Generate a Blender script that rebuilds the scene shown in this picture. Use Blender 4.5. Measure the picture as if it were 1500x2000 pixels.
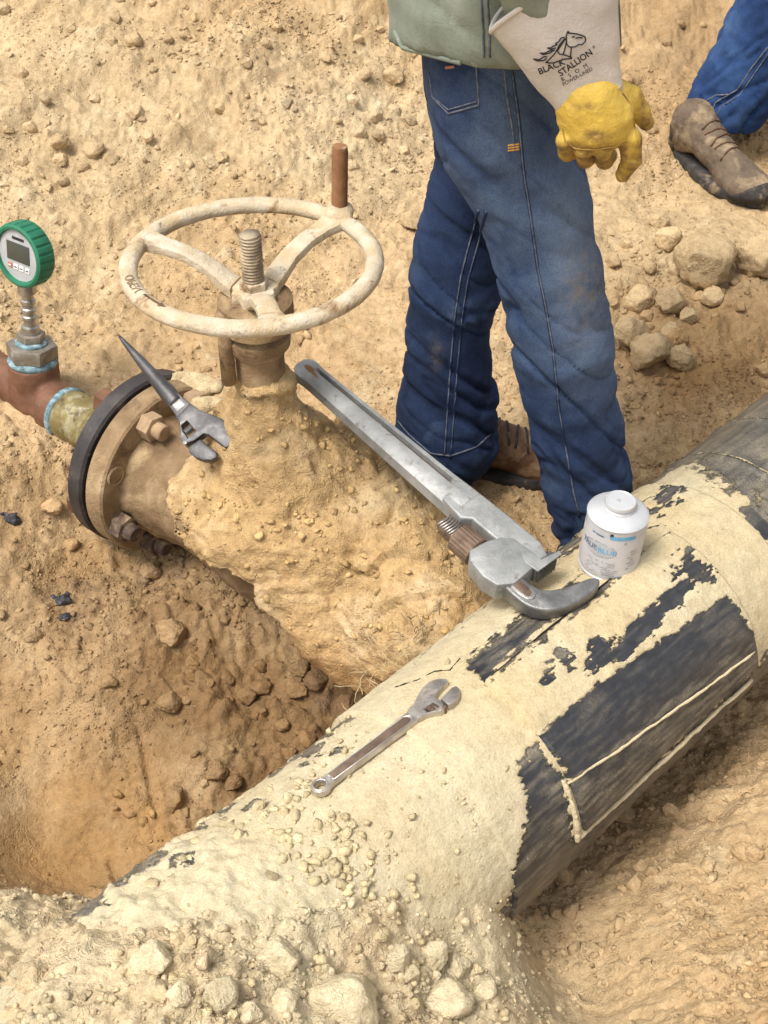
import bpy, bmesh, math, random
import numpy as np
from mathutils import Vector
from mathutils.bvhtree import BVHTree

for o in list(bpy.data.objects):
    bpy.data.objects.remove(o)
scene = bpy.context.scene
C = scene.collection
R_ = math.radians
rng = np.random.default_rng(11)
random.seed(5)

# ------------------------------------------------------------------ camera
CAM = np.array([0.0, 0.0, 1.62]); PITCH = R_(43.0); FPX = 2500.0     # focal length in pixels of the 1500 x 2000 photo
cam = bpy.data.cameras.new('camera'); co = bpy.data.objects.new('camera', cam); C.objects.link(co)
co.location = CAM; co.rotation_euler = (R_(90) - PITCH, 0, 0)
cam.sensor_fit = 'VERTICAL'; cam.sensor_height = 24.0; cam.lens = 24.0 * FPX / 2000.0
cam.clip_start = 0.02; cam.clip_end = 500
scene.camera = co

# ------------------------------------------------------------------ sky and sun (bright overcast)
SUN_EL, SUN_AZ = 64.0, 215.0          # azimuth measured counter-clockwise from +X
w = bpy.data.worlds.new('World'); scene.world = w; w.use_nodes = True
wn = w.node_tree; bg = wn.nodes['Background']
sky = wn.nodes.new('ShaderNodeTexSky'); sky.sky_type = 'NISHITA'; sky.sun_disc = False
sky.sun_elevation = R_(SUN_EL); sky.sun_rotation = R_(90 - SUN_AZ)
sky.air_density = 1.0; sky.dust_density = 4.0; sky.ozone_density = 1.0
hs = wn.nodes.new('ShaderNodeHueSaturation'); hs.inputs['Saturation'].default_value = 0.22
wn.links.new(sky.outputs[0], hs.inputs['Color']); wn.links.new(hs.outputs[0], bg.inputs[0])
bg.inputs[1].default_value = 0.13
sl = bpy.data.lights.new('sun', 'SUN'); sl.energy = 1.85; sl.angle = R_(18); sl.color = (1.0, 0.945, 0.88)
so = bpy.data.objects.new('sun', sl); C.objects.link(so)
so.location = (0, 0, 6)
sd = Vector((math.cos(R_(SUN_AZ)) * math.cos(R_(SUN_EL)), math.sin(R_(SUN_AZ)) * math.cos(R_(SUN_EL)), math.sin(R_(SUN_EL))))
so.rotation_euler = sd.to_track_quat('Z', 'Y').to_euler()
scene.view_settings.view_transform = 'Standard'; scene.view_settings.look = 'None'
scene.view_settings.exposure = 0.82; scene.view_settings.gamma = 1.0
scene.view_settings.use_curve_mapping = False

scene.cycles.max_bounces = 5; scene.cycles.diffuse_bounces = 3; scene.cycles.glossy_bounces = 3

# ------------------------------------------------------------------ geometry helpers
FW = np.array([0, math.cos(PITCH), -math.sin(PITCH)]); UP = np.array([0, math.sin(PITCH), math.cos(PITCH)]); RT = np.array([1.0, 0, 0])
def ray(px, py): return FW + (px - 750) / FPX * RT + (1000 - py) / FPX * UP
def atz(px, py, z):
    d = ray(px, py); return CAM + d * ((z - CAM[2]) / d[2])
def aty(px, py, y):
    d = ray(px, py); return CAM + d * (y / d[1])
def proj(P):
    v = np.asarray(P, float) - CAM; z = v @ FW
    return 750 + FPX * (v @ RT) / z, 1000 - FPX * (v @ UP) / z, z
def unit(v):
    v = np.asarray(v, float); return v / np.linalg.norm(v)

PERM = np.tile(np.random.default_rng(3).permutation(256), 3).astype(np.int32)
_g = np.random.default_rng(4).normal(size=(256, 3)); GRAD = (_g / np.linalg.norm(_g, axis=1)[:, None]).astype(np.float32)
def pnoise(P, seed=0):
    P = np.asarray(P, np.float32) + np.float32(seed * 17.31)
    I = np.floor(P).astype(np.int32); f = P - I; I &= 255
    u = f * f * f * (f * (f * 6 - 15) + 10)
    def g(a, b, c):
        h = PERM[(PERM[(PERM[(I[:, 0] + a) & 255] + I[:, 1] + b) & 255] + I[:, 2] + c) & 255]
        G = GRAD[h]; return G[:, 0] * (f[:, 0] - a) + G[:, 1] * (f[:, 1] - b) + G[:, 2] * (f[:, 2] - c)
    l = lambda a, b, t: a + (b - a) * t
    x00 = l(g(0,0,0), g(1,0,0), u[:,0]); x10 = l(g(0,1,0), g(1,1,0), u[:,0])
    x01 = l(g(0,0,1), g(1,0,1), u[:,0]); x11 = l(g(0,1,1), g(1,1,1), u[:,0])
    return l(l(x00, x10, u[:,1]), l(x01, x11, u[:,1]), u[:,2]) * 1.6
def fbm(P, scale, octv=4, seed=0, gain=0.5):
    P = np.asarray(P, np.float32) * np.float32(scale); a = 1.0; s = 0
    for i in range(octv):
        s = s + a * pnoise(P * np.float32(2.03 ** i), seed + i * 3); a *= gain
    return s
def sstep(a, b, x):
    t = np.clip((x - a) / (b - a), 0, 1); return t * t * (3 - 2 * t)
def hash2(ix, iy, k):
    n = (ix.astype(np.int64) * 73856093) ^ (iy.astype(np.int64) * 19349663) ^ (k * 83492791)
    n = (n ^ (n >> 13)) * 1274126177 & 0xffffffff; n = (n ^ (n >> 16)) & 0xffffff
    return n / float(0xffffff)
def lumps(x, y, cell, dens, seed, warp=0.35):
    """height of half-buried rounded crumbs of about `cell` size scattered on a plane"""
    wx = fbm(np.stack([x, y, 0 * x], 1), 1.6 / cell, 2, seed) * cell * warp
    wy = fbm(np.stack([x, y, 0 * x + 9], 1), 1.6 / cell, 2, seed + 5) * cell * warp
    X = (x + wx) / cell; Y = (y + wy) / cell; ix = np.floor(X); iy = np.floor(Y); h = np.zeros_like(x)
    for dx in (-1, 0, 1):
        for dy in (-1, 0, 1):
            jx = ix + dx; jy = iy + dy
            cx = jx + .15 + .7 * hash2(jx, jy, seed * 7 + 1); cy = jy + .15 + .7 * hash2(jx, jy, seed * 7 + 2)
            r = .25 + .35 * hash2(jx, jy, seed * 7 + 3) ** 1.6
            on = (hash2(jx, jy, seed * 7 + 4) < dens)
            q = 1 - ((X - cx) ** 2 + (Y - cy) ** 2) / (r * r)
            h = np.maximum(h, np.where(on & (q > 0), np.sqrt(np.maximum(q, 0)) * r, 0))
    return h * cell

def build(name, V, F, mat, parent=None, smooth=True, attrs=None):
    V = np.asarray(V, np.float32).reshape(-1, 3)
    if parent is not None:
        V = V - np.array(base_of(parent), np.float32)
    me = bpy.data.meshes.new(name)
    if isinstance(F, np.ndarray):
        n, k = F.shape
        me.vertices.add(len(V)); me.vertices.foreach_set('co', V.ravel())
        me.loops.add(n * k); me.loops.foreach_set('vertex_index', F.astype(np.int32).ravel())
        me.polygons.add(n); me.polygons.foreach_set('loop_start', np.arange(0, n * k, k, dtype=np.int32))
        try: me.polygons.foreach_set('loop_total', np.full(n, k, np.int32))
        except Exception: pass
    else:
        me.from_pydata(V.tolist(), [], [list(f) for f in F])
    me.update(calc_edges=True); me.validate()
    if smooth: me.polygons.foreach_set('use_smooth', np.ones(len(me.polygons), bool))
    if attrs:
        for k, a in attrs.items():
            a = np.asarray(a, np.float32)
            if a.ndim == 1:
                at = me.attributes.new(k, 'FLOAT', 'POINT'); at.data.foreach_set('value', a)
            else:
                if a.shape[1] == 3: a = np.concatenate([a, np.ones((len(a), 1), np.float32)], 1)
                at = me.attributes.new(k, 'FLOAT_COLOR', 'POINT'); at.data.foreach_set('color', a.ravel())
    o = bpy.data.objects.new(name, me); C.objects.link(o)
    me.materials.append(mat)
    if smooth == 'auto':
        sharp(me, 35)
    if parent is not None: o.parent = parent
    return o
def sharp(me, deg):
    bm = bmesh.new(); bm.from_mesh(me)
    for e in bm.edges:
        if len(e.link_faces) == 2 and e.calc_face_angle(0) > R_(deg): e.smooth = False
    bm.to_mesh(me); bm.free()
def base_of(p):
    v = np.zeros(3)
    while p is not None:
        v += np.array(p.location); p = p.parent
    return v
def tag(o, label, cat, group=None):
    o['label'] = label; o['category'] = cat
    if group: o['group'] = group
    return o
def thing(name, label, cat, loc, group=None):
    o = bpy.data.objects.new(name, None); C.objects.link(o); o.location = [float(v) for v in loc]; o.empty_display_size = .05
    return tag(o, label, cat, group)
def join(parts):
    V = []; F = []; n = 0
    for v, f in parts:
        V.append(np.asarray(v, float)); F += [tuple(int(i) + n for i in q) for q in f]; n += len(v)
    return np.concatenate(V), F
def frame(axis, hint=(0, 0, 1)):
    z = unit(axis); x = np.cross(hint, z)
    if np.linalg.norm(x) < 1e-4: x = np.cross((0, 1, 0), z)
    x = unit(x); return np.stack([x, np.cross(z, x), z], 1)      # columns x, y, z
def xf(vf, M, o): return np.asarray(vf[0], float) @ np.asarray(M).T + np.asarray(o), vf[1]
def grid_faces(nu, nv, closed=True):
    F = []
    for i in range(nu - 1):
        for j in range(nv if closed else nv - 1):
            a = i * nv + j; b = i * nv + (j + 1) % nv
            F.append((a, b, b + nv, a + nv))
    return F
def tube(path, rad, n=14, cap=True, ell=1.0, hint=None):
    P = np.asarray(path, float); m = len(P); rad = np.broadcast_to(np.asarray(rad, float), (m,))
    T = np.gradient(P, axis=0); T /= np.linalg.norm(T, axis=1)[:, None]
    x = np.cross((0, 0, 1) if hint is None else hint, T[0])
    if np.linalg.norm(x) < 1e-3: x = np.cross((0, 1, 0), T[0])
    x = unit(x); V = []
    for i in range(m):
        x = unit(x - T[i] * (x @ T[i])); y = np.cross(T[i], x)
        for k in range(n):
            a = 2 * math.pi * k / n
            V.append(P[i] + rad[i] * (x * math.cos(a) + y * math.sin(a) * ell))
    F = grid_faces(m, n)
    if cap: F += [tuple(range(n - 1, -1, -1)), tuple((m - 1) * n + k for k in range(n))]
    return np.array(V), F
def lathe(prof, n=40, M=None, o=(0, 0, 0)):
    """prof: (radius, height) pairs, axis local z; ends closed"""
    V = []
    for r, h in prof:
        for k in range(n):
            a = 2 * math.pi * k / n; V.append((r * math.cos(a), r * math.sin(a), h))
    F = grid_faces(len(prof), n); m = len(prof)
    F += [tuple(range(n - 1, -1, -1)), tuple((m - 1) * n + k for k in range(n))]
    v = np.array(V, float)
    return xf((v, F), np.eye(3) if M is None else M, o)
def from_bm(bm):
    bm.verts.index_update(); v = np.array([q.co[:] for q in bm.verts]); f = [tuple(q.index for q in p.verts) for p in bm.faces]; bm.free(); return v, f
def rbox(size, bev=.002, seg=2, M=None, o=(0, 0, 0)):
    bm = bmesh.new(); bmesh.ops.create_cube(bm, size=1)
    for v in bm.verts: v.co = Vector((v.co.x * size[0], v.co.y * size[1], v.co.z * size[2]))
    if bev: bmesh.ops.bevel(bm, geom=bm.edges[:], offset=bev, segments=seg, profile=.5, affect='EDGES')
    return xf(from_bm(bm), np.eye(3) if M is None else M, o)
def prism(outline, h, bev=.0015, seg=2, M=None, o=(0, 0, 0), holes=()):
    """outline in local xy, thickness h about z = 0; holes: list of outlines"""
    bm = bmesh.new()
    if not holes:
        vs = [bm.verts.new((x, y, -h / 2)) for x, y in outline]; f = bm.faces.new(vs)
        fs = [f]
    else:
        es = []
        for ol in [outline] + list(holes):
            vs = [bm.verts.new((x, y, -h / 2)) for x, y in ol]
            es += [bm.edges.new((vs[i], vs[(i + 1) % len(vs)])) for i in range(len(vs))]
        r = bmesh.ops.triangle_fill(bm, use_beauty=True, use_dissolve=False, edges=es)
        fs = [g for g in r['geom'] if isinstance(g, bmesh.types.BMFace)]
    bmesh.ops.recalc_face_normals(bm, faces=bm.faces[:])
    if bm.faces[0].normal.z > 0: bmesh.ops.reverse_faces(bm, faces=bm.faces[:])
    r = bmesh.ops.extrude_face_region(bm, geom=bm.faces[:])
    nv = [g for g in r['geom'] if isinstance(g, bmesh.types.BMVert)]
    bmesh.ops.translate(bm, verts=nv, vec=(0, 0, h))
    bmesh.ops.recalc_face_normals(bm, faces=bm.faces[:])
    if bev:
        ed = [e for e in bm.edges if len(e.link_faces) == 2 and e.calc_face_angle(0) > 0.9 and abs(e.verts[0].co.z - e.verts[1].co.z) < 1e-6]
        bmesh.ops.bevel(bm, geom=ed, offset=bev, segments=seg, profile=.5, affect='EDGES')
    return xf(from_bm(bm), np.eye(3) if M is None else M, o)
def circ(r, n=24, c=(0, 0), a0=0.0): return [(c[0] + r * math.cos(a0 + 2 * math.pi * k / n), c[1] + r * math.sin(a0 + 2 * math.pi * k / n)) for k in range(n)]
def vnormals(V, F):
    F = np.asarray(F); a = V[F[:, 0]]; b = V[F[:, 1]]; c = V[F[:, 2]]; d = V[F[:, -1]]
    N = np.cross(c - a, (d if F.shape[1] == 4 else b) - (b if F.shape[1] == 4 else a))
    if F.shape[1] == 3: N = np.cross(b - a, c - a)
    out = np.zeros_like(V)
    for k in range(F.shape[1]): np.add.at(out, F[:, k], N)
    return out / (np.linalg.norm(out, axis=1)[:, None] + 1e-12)
def surfnet(f, lo, hi, h):
    """closed surface of the zero set of f (naive surface nets)"""
    lo = np.asarray(lo, float); n = np.ceil((np.asarray(hi) - lo) / h).astype(int) + 1
    ax = [lo[k] + h * np.arange(n[k]) for k in range(3)]
    X, Y, Z = np.meshgrid(*[a.astype(np.float32) for a in ax], indexing='ij')
    D = f(X, Y, Z)
    for k in range(3):                      # keep the border outside so that the surface closes
        s = [slice(None)] * 3
        for e in (0, -1):
            s[k] = e; D[tuple(s)] = np.maximum(D[tuple(s)], 1e-3)
    S = D < 0
    c = sum(S[a:n[0]-1+a, b:n[1]-1+b, d:n[2]-1+d].astype(np.int8) for a in (0,1) for b in (0,1) for d in (0,1))
    act = (c > 0) & (c < 8); I = np.argwhere(act); idx = -np.ones(act.shape, np.int64); idx[act] = np.arange(len(I))
    pos = np.zeros((len(I), 3)); cnt = np.zeros(len(I))
    for a in range(3):
        for p in (0, 1):
            for q in (0, 1):
                o0 = np.zeros(3, int); b, d = [k for k in range(3) if k != a]; o0[b] = p; o0[d] = q; o1 = o0.copy(); o1[a] = 1
                A = I + o0; B = I + o1
                da = D[A[:,0], A[:,1], A[:,2]]; db = D[B[:,0], B[:,1], B[:,2]]
                m = (da < 0) != (db < 0); t = np.where(m, da / np.where(m, da - db, 1), 0)
                pos += m[:, None] * (o0 + t[:, None] * (o1 - o0)); cnt += m
    V = lo + h * (I + pos / cnt[:, None]); Fs = []
    for a in range(3):
        b, d = (a + 1) % 3, (a + 2) % 3
        s0 = [slice(None)] * 3; s1 = [slice(None)] * 3; s0[a] = slice(0, -1); s1[a] = slice(1, None)
        for k in (b, d): s0[k] = slice(1, -1); s1[k] = slice(1, -1)
        x0 = S[tuple(s0)]; x1 = S[tuple(s1)]
        E = np.argwhere(x0 != x1); 
        if not len(E): continue
        fl = x0[E[:,0], E[:,1], E[:,2]]
        E = E.copy(); E[:, b] += 1; E[:, d] += 1
        def cell(db, dd):
            G = E.copy(); G[:, b] += db; G[:, d] += dd; return idx[G[:,0], G[:,1], G[:,2]]
        Q = np.stack([cell(-1,-1), cell(0,-1), cell(0,0), cell(-1,0)], 1)
        Q[~fl] = Q[~fl][:, ::-1]; Fs.append(Q)
    return V, np.concatenate(Fs)
def relax(V, F, it=2, k=.5):
    F = np.asarray(F)
    for _ in range(it):
        S = np.zeros_like(V); n = np.zeros(len(V))
        for a in range(F.shape[1]):
            b = (a + 1) % F.shape[1]
            np.add.at(S, F[:, a], V[F[:, b]]); np.add.at(n, F[:, a], 1); np.add.at(S, F[:, b], V[F[:, a]]); np.add.at(n, F[:, b], 1)
        V = V * (1 - k) + k * S / n[:, None]
    return V
def smin(a, b, k):
    h = np.clip(.5 + .5 * (b - a) / k, 0, 1); return b + (a - b) * h - k * h * (1 - h)
def s_cap(X, Y, Z, a, b, ra, rb):
    a = np.asarray(a, np.float32); b = np.asarray(b, np.float32); d = b - a
    t = np.clip(((X - a[0]) * d[0] + (Y - a[1]) * d[1] + (Z - a[2]) * d[2]) / max(float(d @ d), 1e-9), 0, 1)
    return np.sqrt((X - a[0] - t * d[0]) ** 2 + (Y - a[1] - t * d[1]) ** 2 + (Z - a[2] - t * d[2]) ** 2) - (ra + (rb - ra) * t)
def s_ell(X, Y, Z, c, r, M=None):
    x, y, z = X - c[0], Y - c[1], Z - c[2]
    if M is not None:
        M = np.asarray(M); x, y, z = [x * M[0, k] + y * M[1, k] + z * M[2, k] for k in range(3)]
    k0 = np.sqrt((x / r[0]) ** 2 + (y / r[1]) ** 2 + (z / r[2]) ** 2)
    k1 = np.sqrt((x / r[0] ** 2) ** 2 + (y / r[1] ** 2) ** 2 + (z / r[2] ** 2) ** 2) + 1e-6
    return k0 * (k0 - 1) / k1
def chain(X, Y, Z, pts, k=.02):
    d = None
    for (a, ra), (b, rb) in zip(pts[:-1], pts[1:]):
        s = s_cap(X, Y, Z, a, b, ra, rb); d = s if d is None else smin(d, s, k)
    return d
def bvh(V, F): return BVHTree.FromPolygons([tuple(v) for v in np.asarray(V).tolist()], [tuple(int(i) for i in f) for f in F])
def hit(tree, px, py):
    r = tree.ray_cast(Vector(CAM), Vector(unit(ray(px, py))))
    return (None, None) if r[0] is None else (np.array(r[0]), np.array(r[1]))
def surf_line(tree, pix, step=6, off=.001):
    """follow a line over a surface: points of the surface behind a polyline of photo pixels"""
    out = []
    for (x0, y0), (x1, y1) in zip(pix[:-1], pix[1:]):
        n = max(1, int(math.hypot(x1 - x0, y1 - y0) / step))
        for i in range(n):
            p, q = hit(tree, x0 + (x1 - x0) * i / n, y0 + (y1 - y0) * i / n)
            if p is not None: out.append(p + q * off)
    p, q = hit(tree, *pix[-1])
    if p is not None: out.append(p + q * off)
    return out
def inpoly_sd(px, py, poly):
    """signed distance in pixels, negative inside"""
    poly = np.asarray(poly, float); d = np.full(px.shape, 1e9); ins = np.zeros(px.shape, bool)
    for i in range(len(poly)):
        a = poly[i]; b = poly[(i + 1) % len(poly)]; e = b - a
        t = np.clip(((px - a[0]) * e[0] + (py - a[1]) * e[1]) / (e @ e + 1e-9), 0, 1)
        d = np.minimum(d, np.hypot(px - a[0] - t * e[0], py - a[1] - t * e[1]))
        cr = ((a[1] > py) != (b[1] > py)) & (px < (b[0] - a[0]) * (py - a[1]) / (b[1] - a[1] + 1e-12) + a[0]); ins ^= cr
    return np.where(ins, -d, d)

# ------------------------------------------------------------------ materials
class NT:
    def __init__(s, name):
        s.m = bpy.data.materials.new(name); s.m.use_nodes = True; s.t = s.m.node_tree; s.b = s.t.nodes['Principled BSDF']
        s.tc = s.t.nodes.new('ShaderNodeTexCoord').outputs['Object']
    def n(s, typ, **kw):
        o = s.t.nodes.new('ShaderNode' + typ)
        for k, v in kw.items():
            if isinstance(v, bpy.types.NodeSocket): s.t.links.new(v, o.inputs[k])
            elif k in o.inputs: o.inputs[k].default_value = v
            else: setattr(o, k, v)
        return o
    def link(s, a, b): s.t.links.new(a, b)
    def noise(s, scale, detail=4, rough=.55, dist=0, vec=None, sc3=None):
        v = vec or s.tc
        if sc3: v = s.n('Mapping', Vector=v, Scale=sc3).outputs[0]
        return s.n('TexNoise', Vector=v, Scale=scale, Detail=detail, Roughness=rough, Distortion=dist).outputs['Fac']
    def ramp(s, fac, stops):
        r = s.n('ValToRGB', Fac=fac); e = r.color_ramp.elements
        while len(e) < len(stops): e.new(.5)
        for q, (p, c) in zip(e, stops): q.position = p; q.color = (*c, 1) if len(c) == 3 else c
        return r.outputs[0]
    def band(s, fac, lo, hi): return s.n('MapRange', Value=fac, **{'From Min': lo, 'From Max': hi}).outputs[0]
    def mix(s, f, a, b, mode='MIX'):
        o = s.n('Mix', data_type='RGBA', blend_type=mode)
        for i, v in ((0, f), (6, a), (7, b)):
            if isinstance(v, bpy.types.NodeSocket): s.link(v, o.inputs[i])
            else: o.inputs[i].default_value = (*v, 1) if isinstance(v, tuple) and len(v) == 3 else v
        return o.outputs[2]
    def math(s, op, a, b=0.0):
        o = s.n('Math', operation=op)
        for i, v in ((0, a), (1, b)):
            if isinstance(v, bpy.types.NodeSocket): s.link(v, o.inputs[i])
            else: o.inputs[i].default_value = v
        return o.outputs[0]
    def attr(s, name, col=False): return s.n('Attribute', attribute_name=name).outputs['Color' if col else 'Fac']
    def bump(s, h, dist, strength=1.0, normal=None):
        o = s.n('Bump', Height=h, Distance=dist, Strength=strength)
        if normal is not None: s.link(normal, o.inputs['Normal'])
        return o.outputs[0]
    def out(s, col=None, rough=None, metal=None, nrm=None, spec=None, **kw):
        for k, v in (('Base Color', col), ('Roughness', rough), ('Metallic', metal), ('Normal', nrm), ('Specular IOR Level', spec)):
            if v is None: continue
            if isinstance(v, bpy.types.NodeSocket): s.link(v, s.b.inputs[k])
            else: s.b.inputs[k].default_value = (*v, 1) if isinstance(v, tuple) else v
        for k, v in kw.items(): s.b.inputs[k].default_value = v
        return s.m
def pm(name, stops, scale=20, detail=5, rough=.6, metal=0.0, bump=.0005, bscale=60, spec=.4, layers=(), dist=0.3):
    """ramp over a noise, then dirt layers (colour, scale, lo, hi, roughness)"""
    t = NT(name); c = t.ramp(t.noise(scale, detail, .6, dist), stops); rg = rough
    rs = t.n('MapRange', Value=t.noise(scale * 2.3, 4), **{'From Min': .25, 'From Max': .75, 'To Min': rough - .1, 'To Max': min(1, rough + .12)}).outputs[0]
    mt = metal
    for (lc, ls, lo, hi, lr) in layers:
        f = t.band(t.noise(ls, 7, .65, .4), lo, hi)
        c = t.mix(f, c, lc)
        rs = t.n('Mix', data_type='FLOAT', Factor=f, A=rs, B=lr).outputs[0]
        mt = t.math('MULTIPLY', t.math('SUBTRACT', 1.0, f), mt) if metal else 0.0
    h = t.math('ADD', t.noise(bscale, 5, .6), t.math('MULTIPLY', t.noise(bscale * 4, 3), .35))
    return t.out(c, rs, mt, t.bump(h, bump), spec)
DUST = (.50, .385, .21)
def soil_mat(name, col):
    t = NT(name)
    a = t.attr('Col', True) if col == 'attr' else t.n('ObjectInfo').outputs['Color']
    wpos = t.n('NewGeometry').outputs['Position']
    n1 = t.noise(9, 6, .6, vec=wpos); n2 = t.noise(70, 5, .7, vec=wpos); n3 = t.noise(420, 3, .6, vec=wpos)
    c = t.mix(1.0, a, t.ramp(n1, [(.3, (.86, .84, .80)), (.7, (1.08, 1.07, 1.05))]), 'MULTIPLY')
    c = t.mix(1.0, c, t.ramp(n2, [(.28, (.76, .72, .66)), (.5, (1, 1, 1)), (.75, (1.15, 1.15, 1.14))]), 'MULTIPLY')
    c = t.mix(1.0, c, t.ramp(n3, [(.3, (.84, .82, .78)), (.65, (1.08, 1.08, 1.08))]), 'MULTIPLY')
    h = t.math('ADD', t.math('MULTIPLY', n2, 1.0), t.math('ADD', t.math('MULTIPLY', n3, .22), t.math('MULTIPLY', t.noise(190, 4, .6, vec=wpos), .55)))
    wv = t.n('Mix', data_type='VECTOR', Factor=.06, A=wpos, B=t.n('TexNoise', Vector=wpos, Scale=60.0, Detail=2.0).outputs['Color']).outputs[1]
    vo = t.math('ADD', t.n('TexVoronoi', Vector=wv, Scale=115.0).outputs['Distance'], t.math('MULTIPLY', t.n('TexVoronoi', Vector=wv, Scale=270.0).outputs['Distance'], .45))
    h = t.math('SUBTRACT', h, t.math('MULTIPLY', t.math('MULTIPLY', vo, t.band(t.noise(14, 3, .6, vec=wpos), .42, .62)), .55))
    return t.out(c, .95, 0.0, t.bump(h, .0042, 1.0), .12)
MAT = {}
MAT['soil'] = soil_mat('soil', 'attr'); MAT['clod'] = soil_mat('dirt_clod', 'obj')
def coated_mat():
    """black pipe coating with dry mud where the attribute says"""
    t = NT('mud_on_black_coating')
    mud = t.attr('mud'); film = t.attr('film')
    n1 = t.noise(14, 6, .65); n2 = t.noise(60, 6, .7); n3 = t.noise(320, 4, .65); n4 = t.noise(900, 2, .6)
    coat = t.ramp(n2, [(.3, (.016, .017, .020)), (.7, (.035, .037, .042))])
    dust = t.mix(n3, (.30, .255, .175), (.48, .40, .27))
    f = t.math('MULTIPLY', film, t.band(t.math('ADD', t.math('MULTIPLY', n1, .5), t.math('MULTIPLY', n3, .55)), .36, .78))
    c1 = t.mix(f, coat, dust)
    mcol = t.attr('Col', True)
    m = t.mix(1.0, mcol, t.ramp(n2, [(.25, (.84, .80, .74)), (.5, (1, 1, 1)), (.75, (1.1, 1.1, 1.08))]), 'MULTIPLY')
    m = t.mix(1.0, m, t.ramp(n3, [(.28, (.80, .77, .72)), (.55, (1, 1, 1)), (.7, (1.05, 1.05, 1.05))]), 'MULTIPLY')
    e = t.band(t.math('ADD', mud, t.math('MULTIPLY', t.math('SUBTRACT', t.math('ADD', t.math('MULTIPLY', n2, .35), t.math('ADD', t.math('MULTIPLY', n3, .45), t.math('MULTIPLY', n4, .20))), .5), 1.7)), .34, .66)
    c = t.mix(e, c1, m)
    rg = t.n('Mix', data_type='FLOAT', Factor=e, A=t.n('MapRange', Value=f, **{'To Min': .34, 'To Max': .8}).outputs[0], B=.95).outputs[0]
    h = t.math('MULTIPLY', e, t.math('ADD', t.math('ADD', 1.0, t.math('MULTIPLY', n2, .8)), t.math('MULTIPLY', n3, .5)))
    h = t.math('ADD', h, t.math('MULTIPLY', n4, .06))
    return t.out(c, rg, 0.0, t.bump(h, .0035, 1.0), t.n('MapRange', Value=e, **{'To Min': .5, 'To Max': .1}).outputs[0])
MAT['coat'] = coated_mat()
RUST = (.16, .075, .035)
MAT['wheel'] = pm('worn_cream_paint', [(.25, (.38, .30, .20)), (.5, (.52, .44, .32)), (.75, (.63, .58, .48))], 26, 7, .75, 0, .0028, 70, .25,
                  [((.46, .34, .185), 12, .46, .66, .95), ((.22, .13, .07), 24, .58, .70, .9), ((.075, .05, .04), 38, .63, .72, .8)])
MAT['wheel_rust'] = pm('brown_rust_bar', [(.3, (.17, .075, .035)), (.7, (.30, .16, .08))], 30, 5, .85, 0, .0012, 120, .2, [((.42, .31, .19), 26, .6, .75, .9)])
MAT['thread'] = pm('stem_thread_metal', [(.3, (.20, .15, .10)), (.7, (.42, .34, .24))], 50, 5, .55, .5, .0004, 160, .4, [((.5, .4, .26), 26, .5, .7, .9)])
MAT['cast'] = pm('muddy_cast_iron', [(.28, (.13, .082, .045)), (.5, (.22, .145, .08)), (.72, (.33, .235, .135))], 16, 7, .9, 0, .003, 60, .15,
                 [((.43, .32, .175), 8, .50, .66, .95), ((.07, .045, .035), 26, .62, .74, .9)])
MAT['castlight'] = pm('tan_muddy_flange', [(.28, (.16, .105, .058)), (.5, (.27, .185, .102)), (.72, (.41, .31, .185))], 13, 7, .9, 0, .003, 60, .15,
                 [((.13, .08, .05), 17, .56, .72, .95), ((.55, .46, .32), 10, .62, .76, .9)])
MAT['blind'] = pm('blackened_flange_rim', [(.28, (.022, .019, .020)), (.55, (.05, .043, .042)), (.78, (.10, .085, .075))], 20, 7, .55, .3, .0012, 60, .5,
                  [((.42, .35, .27), 11, .66, .78, .85), ((.17, .11, .07), 34, .62, .74, .9)])
MAT['nut'] = pm('dark_rusty_nut', [(.3, (.05, .035, .03)), (.7, (.14, .095, .065))], 40, 5, .7, .3, .001, 150, .4, [((.36, .26, .16), 30, .5, .68, .95)])
MAT['nutmud'] = pm('mud_covered_nut', [(.3, (.26, .17, .10)), (.7, (.44, .31, .19))], 40, 5, .9, 0, .0018, 120, .2)
MAT['tee'] = pm('red_brown_fitting', [(.28, (.10, .045, .025)), (.55, (.17, .08, .045)), (.78, (.25, .14, .085))], 24, 6, .62, .2, .0012, 70, .4,
                [((.40, .34, .27), 24, .66, .78, .8)])
MAT['nipple'] = pm('sealant_smeared_fitting', [(.28, (.11, .08, .022)), (.5, (.21, .165, .06)), (.72, (.42, .39, .26))], 26, 6, .45, .2, .0016, 60, .5,
                   [((.06, .038, .018), 34, .55, .68, .6), ((.52, .52, .42), 17, .62, .74, .5)])
MAT['seal'] = pm('blue_thread_sealant', [(.32, (.05, .075, .08)), (.52, (.16, .27, .31)), (.75, (.46, .58, .60))], 75, 5, .5, 0, .002, 120, .5)
MAT['hexb'] = pm('dull_hex_bushing', [(.3, (.16, .135, .10)), (.7, (.34, .30, .24))], 40, 5, .5, .5, .0008, 120, .5, [((.30, .46, .52), 30, .6, .72, .6)])
MAT['steel'] = pm('dull_steel', [(.3, (.30, .29, .27)), (.7, (.55, .53, .50))], 45, 5, .35, .9, .0004, 160, .5, [((.22, .17, .12), 40, .6, .75, .8)])
MAT['alu'] = pm('scuffed_aluminium', [(.25, (.19, .195, .19)), (.5, (.29, .295, .285)), (.75, (.40, .405, .39))], 24, 8, .52, .4, .0008, 90, .5,
                [((.13, .115, .095), 55, .58, .70, .8), ((.46, .38, .26), 14, .60, .78, .95)])
MAT['jaw'] = pm('worn_dark_steel', [(.25, (.10, .10, .10)), (.5, (.20, .20, .195)), (.75, (.36, .35, .34))], 26, 7, .45, .75, .0008, 110, .5, [((.30, .22, .14), 34, .62, .76, .9)])
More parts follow.
